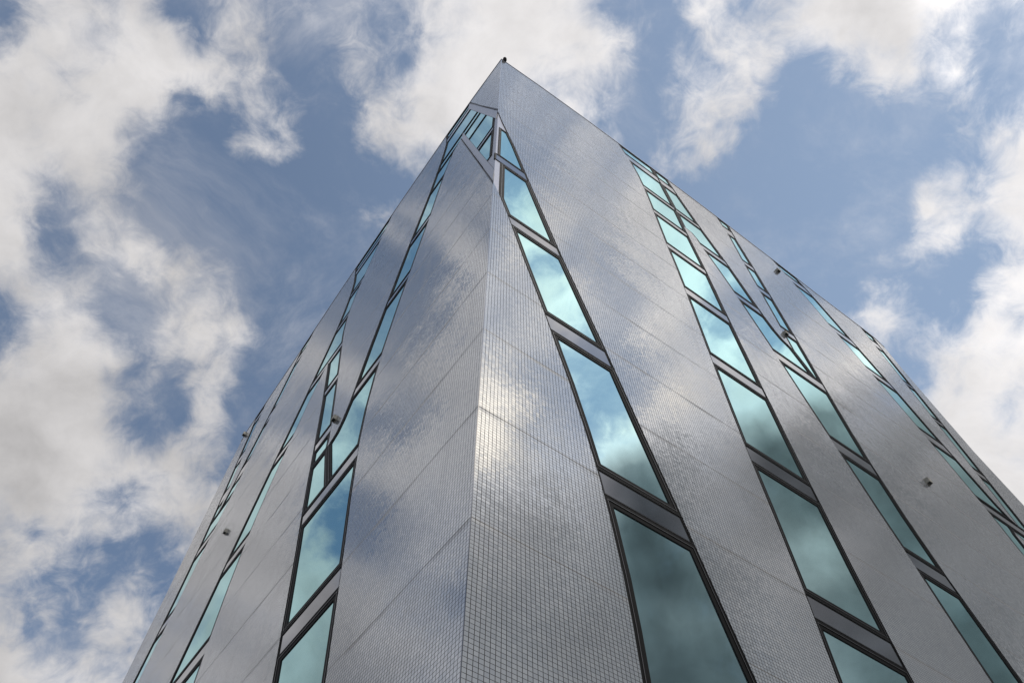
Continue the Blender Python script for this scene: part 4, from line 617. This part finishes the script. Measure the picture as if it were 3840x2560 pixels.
# upper corner glazing: from the strip to the slanting upper edge
LT = [(1.974 - 1.974 * k / 8, 28.91 - 8.04 * k / 8) for k in range(9)]
LT[0] = (1.974, H['L'](1.974))
cell('L', LT, L1L, None, 24.22, LL1, .17)
LTB = [(at(LT, 24.22), 24.22), (.165, 21.6), (.165, 17.24)]
LOB = [(2.093, 24.22), (.53, 17.24)]
cell('L', LTB, LOB, 24.22, 17.24, [(22.59, 22.59), (19.89, 19.53)], .15)
cell('L', L1R, L1L + [(4.79, 10.34)], 24.22, 10.34, [(22.59, 22.59)] + LL1[3:])
cell('L', [(5.536, 12.18), (4.79, 10.34)], L2bL, 12.18, 10.34, [])
spandrel('L', [(at(L1R, 9.94), 9.94), (at(L1R, 10.34), 10.34), (at(L2bL, 10.34), 10.34), (at(L2bL, 9.94), 9.94)])
cell('L', L1R, L2bL, 9.94, BOT, LL1[7:])
cell('L', L2R, L2L, None, 19.41, LL2)
spandrel('L', [(at(L2R, 18.99), 18.99), (at(L2R, 19.41), 19.41), (at(L2L, 19.41), 19.41), (at(L2L, 18.99), 18.99)])
cell('L', L2aR, L2L, 18.99, BOT, LL2[4:])
cell('L', L2R, L2bL, 18.99, 12.18, LL2[4:])
cell('L', L3R, L3L, None, 19.75, LL3)
cell('L', L4R, L4L, None, 19.75, LL3)
cell('L', L3R, L4L, 19.75, BOT, LL3[3:])

# corner cladding and trims
slab('corner_post', 'L', [(0, 14.83), (0, 20.87), (.165, 21.6), (.165, 17.24), (.53, 17.24)], -TD + .02, -.02, [M_TRIM, M_TRIM], building)
slab('corner_post', 'R', [(0, 14.92), (0, 20.76), (.33, 19.32), (.075, 19.32), (.075, 16.67), (.155, 16.67), (.155, 14.39)], -TD + .02, -.02, [M_TRIM, M_TRIM], building)
def band(f, line, off, d1, mats, name='trim_panel'):
    (s0, z0), (s1, z1) = line
    slab(name, f, [(s0, z0), (s1, z1), (s1 + off[0], z1 + off[1]), (s0 + off[0], z0 + off[1])], -.05, d1, mats, building)
band('L', [(1.99, 28.75), (.02, 20.83)], (.07, -.55), -.003, [M_TRIM, M_DARKTRIM])
band('L', [(2.07, 24.24), (.03, 15.1)], (-.03, .62), -.003, [M_TRIM, M_DARKTRIM])
band('L', [(2.02, 28.82), (.0, 20.92)], (0.0, .07), .018, [M_DARKTRIM, M_DARKTRIM], 'edge_strip')
band('L', [(2.11, 24.26), (.0, 14.78)], (0.0, .09), .018, [M_DARKTRIM, M_DARKTRIM], 'edge_strip')

# coping, roof, far walls
def coping(f, end):
    bm = bmesh.new()
    pts = [(s, z) for s, z in HT[f]]
    prof = [(-.30, .0), (-.30, .035), (.012, .035), (.012, -.015), (.003, -.015)]
    rows = []
    for s, z in pts:
        rows.append([bm.verts.new(P3(f, s, z + h, d)) for d, h in prof])
    for a_, b_ in zip(rows, rows[1:]):
        for i in range(len(prof) - 1): bm.faces.new((a_[i], a_[i + 1], b_[i + 1], b_[i]))
    bmesh.ops.recalc_face_normals(bm, faces=bm.faces)
    return link('coping', bm, [M_TRIM], building)
coping('R', ENDR); coping('L', ENDL)
for zb, zt in ((BOT, 14.9), (21.05, 28.28)):
    bm = bmesh.new()
    def cp(a_, b_, z): 
        p = A + UR * a_ + UL * b_; return bm.verts.new((p.x, p.y, z + CAMH))
    prof = [(.007, -.002), (-.002, -.002), (-.002, .007), (-.0008, .007), (-.0008, -.0008), (.007, -.0008)]
    lo = [cp(a_, b_, zb) for a_, b_ in prof]; hi = [cp(a_, b_, zt) for a_, b_ in prof]
    for i in range(6): bm.faces.new((lo[i], lo[(i + 1) % 6], hi[(i + 1) % 6], hi[i]))
    bm.faces.new(lo[::-1]); bm.faces.new(hi)
    bmesh.ops.recalc_face_normals(bm, faces=bm.faces)
    link('corner_bead', bm, [M_SPAN], building)
def mesh_from(name, faces, mats, parent, uvs=None):
    bm = bmesh.new(); uvl = bm.loops.layers.uv.new('UVMap')
    for k, fc in enumerate(faces):
        q = bm.faces.new([bm.verts.new(p) for p in fc])
        if uvs:
            for lp, u_ in zip(q.loops, uvs[k]): lp[uvl].uv = u_
    return link(name, bm, mats, parent)
DEP = 19.0
def far_wall(f, END, other):
    uo = FACE[other][0]
    quads = []; uvs = []
    for (s0, z0), (s1, z1) in zip(END, END[1:]):
        a0 = P3(f, s0, z0); a1 = P3(f, s1, z1); off = Vector((uo.x, uo.y, 0)) * DEP
        quads.append([a0, a1, a1 + off, a0 + off]); uvs.append([(0, z0), (0, z1), (DEP, z1), (DEP, z0)])
    if f == 'L': quads = [q[::-1] for q in quads]; uvs = [q[::-1] for q in uvs]
    mesh_from('rear_wall', quads, [M_TILE], building, uvs)
far_wall('R', ENDR, 'L'); far_wall('L', ENDL, 'R')
roofc = [P3('R', 0, 27.2, -.26)] 
def XY(sr, sl, z):
    p = A + UR * sr + UL * sl; return Vector((p.x, p.y, z + CAMH))
mesh_from('roof', [[XY(.26, .26, 27.2), XY(19.2, .26, 27.2), XY(19.2, 19.5, 27.2), XY(.26, 19.5, 27.2)]], [M_ROOF], building)
# plinth under the ribbons
slab('plinth', 'R', [(0, -CAMH), (0, BOT), (20.4, BOT), (20.4, -CAMH)], -.3, .02, [M_DARKTRIM, M_DARKTRIM], building)
slab('plinth', 'L', [(0, -CAMH), (0, BOT), (19.6, BOT), (19.6, -CAMH)], -.3, .02, [M_DARKTRIM, M_DARKTRIM], building)
# dark core just behind the skin so that no light leaks through the joints
def core(f, s1):
    slab('inner_lining', f, [(.30, -1.5), (.30, 26.9), (s1, 26.9), (s1, -1.5)], -.34, -.27, [M_FRAME, M_FRAME], building)
core('R', 19.0); core('L', 19.2)

# ---------------------------------------------------------------- small box lamps on the walls
def make_lamp():
    root = empty('wall_lamp', (0, 0, 0))
    def box(bm, x0, x1, y0, y1, z0, z1, bev=0.0, mi=0):
        r = bmesh.ops.create_cube(bm, size=1)
        for v in r['verts']:
            v.co = Vector((x0 + (v.co.x + .5) * (x1 - x0), y0 + (v.co.y + .5) * (y1 - y0), z0 + (v.co.z + .5) * (z1 - z0)))
        if bev:
            es = list({e for v in r['verts'] for e in v.link_edges})
            bmesh.ops.bevel(bm, geom=es, offset=bev, segments=2, affect='EDGES')
    # local: x along wall, y out from wall, z up
    bm = bmesh.new(); box(bm, -.10, .10, 0.0, .012, -.12, .12, .003); link('mounting_plate', bm, [M_LAMP], root)
    bm = bmesh.new()
    box(bm, -.085, .085, .014, .13, .085, .10, .004)
    box(bm, -.085, -.072, .014, .13, -.10, .083, .003); box(bm, .072, .085, .014, .13, -.10, .083, .003)
    box(bm, -.070, .070, .118, .13, -.10, .083, .003); box(bm, -.070, .070, .014, .024, -.10, .083, .002)
    link('housing', bm, [M_LAMP], root)
    bm = bmesh.new(); box(bm, -.070, .070, .026, .116, -.090, -.075, .002); link('lens', bm, [M_LAMPDARK], root)
    return root
def copy_tree(o, parent=None):
    c = o.copy(); col.objects.link(c); c.parent = parent
    for ch in list(o.children): copy_tree(ch, c)
    return c
lamp0 = make_lamp()
LAMPS = [('R', 12.798, 26.77, 'small grey box lamp high on the right face, close under the roof line', 1.25),
         ('R', 9.776, 18.79, 'small grey box lamp on the pointed tile wedge of the right face', 1.05),
         ('R', 12.815, 14.59, 'small grey box lamp on the wide tile field at the lower right', 1.2),
         ('L', 5.575, 13.13, 'small grey box lamp on the pointed tile wedge of the left face', 1.0),
         ('L', 12.768, 15.93, 'small grey box lamp on the tile field low on the left face', 1.0),
         ('L', 19.256, 27.43, 'small box lamp sticking out at the far left end of the roof line', 1.35)]
for i, (f, s, z, lab, k) in enumerate(LAMPS):
    o = lamp0 if i == 0 else copy_tree(lamp0)
    n = FACE[f][1]; ux = Vector((-n.y, n.x)) * -1
    M = Matrix(((ux.x, n.x, 0), (ux.y, n.y, 0), (0, 0, 1))).to_4x4()
    if M.to_3x3().determinant() < 0: M = Matrix(((-ux.x, n.x, 0), (-ux.y, n.y, 0), (0, 0, 1))).to_4x4()
    o.matrix_world = Matrix.Translation(P3(f, s, z, .001)) @ M @ Matrix.Scale(k * .65, 4)
    tag(o, lab, 'lamp', 'box lamps on the tiled walls')

# ---------------------------------------------------------------- little fitting on the parapet corner
def lathe(bm, prof, n=14):
    rows = [[bm.verts.new((r * math.cos(2 * math.pi * k / n), r * math.sin(2 * math.pi * k / n), z)) for k in range(n)] for r, z in prof]
    for a_, b_ in zip(rows, rows[1:]):
        for k in range(n): bm.faces.new((a_[k], a_[(k + 1) % n], b_[(k + 1) % n], b_[k]))
    bm.faces.new(rows[0][::-1]); bm.faces.new(rows[-1])
fx = empty('roof_fitting', P3('R', .12, 28.36, .03))
tag(fx, 'tiny dark knob on a short stem standing on the topmost corner of the parapet', 'fitting')
fx.scale = (.8, .8, .8)
bm = bmesh.new(); lathe(bm, [(.09, 0), (.09, .02), (.03, .035), (.025, .16)]); link('stem', bm, [M_DARKTRIM], fx, True)
bm = bmesh.new(); lathe(bm, [(.02, .16), (.065, .19), (.085, .24), (.085, .30), (.06, .35), (.02, .37)]); link('knob', bm, [M_FRAME], fx, True)

# ---------------------------------------------------------------- ground
def ground_mat(name, c, sx):
    m, nt, b = new_mat(name); N, L = nt.nodes, nt.links
    g = N.new('ShaderNodeTexCoord'); br = N.new('ShaderNodeTexBrick'); L.new(g.outputs['Object'], br.inputs['Vector'])
    br.inputs['Scale'].default_value = sx; br.inputs['Mortar Size'].default_value = .01
    br.inputs['Color1'].default_value = (*c, 1); br.inputs['Color2'].default_value = (*[x * .85 for x in c], 1); br.inputs['Mortar'].default_value = (*[x * .5 for x in c], 1)
    L.new(br.outputs[0], b.inputs['Base Color']); b.inputs['Roughness'].default_value = .85
    return m
def sheet(name, pts, z, mat):
    bm = bmesh.new(); bm.faces.new([bm.verts.new((x, y, z)) for x, y in pts]); o = link(name, bm, [mat]); tag(o, kind='structure'); return o
sheet('ground', [(-900, -900), (900, -900), (900, 900), (-900, 900)], 0.0, simple('asphalt', (.05, .05, .052), .9, 0, .25, 3))
sheet('pavement', [(-40, -12), (40, -12), (40, 50), (-40, 50)], .004, ground_mat('paving_slabs', (.26, .25, .24), 1.6))
print('windows', NW[0], 'spandrels', NW[1])
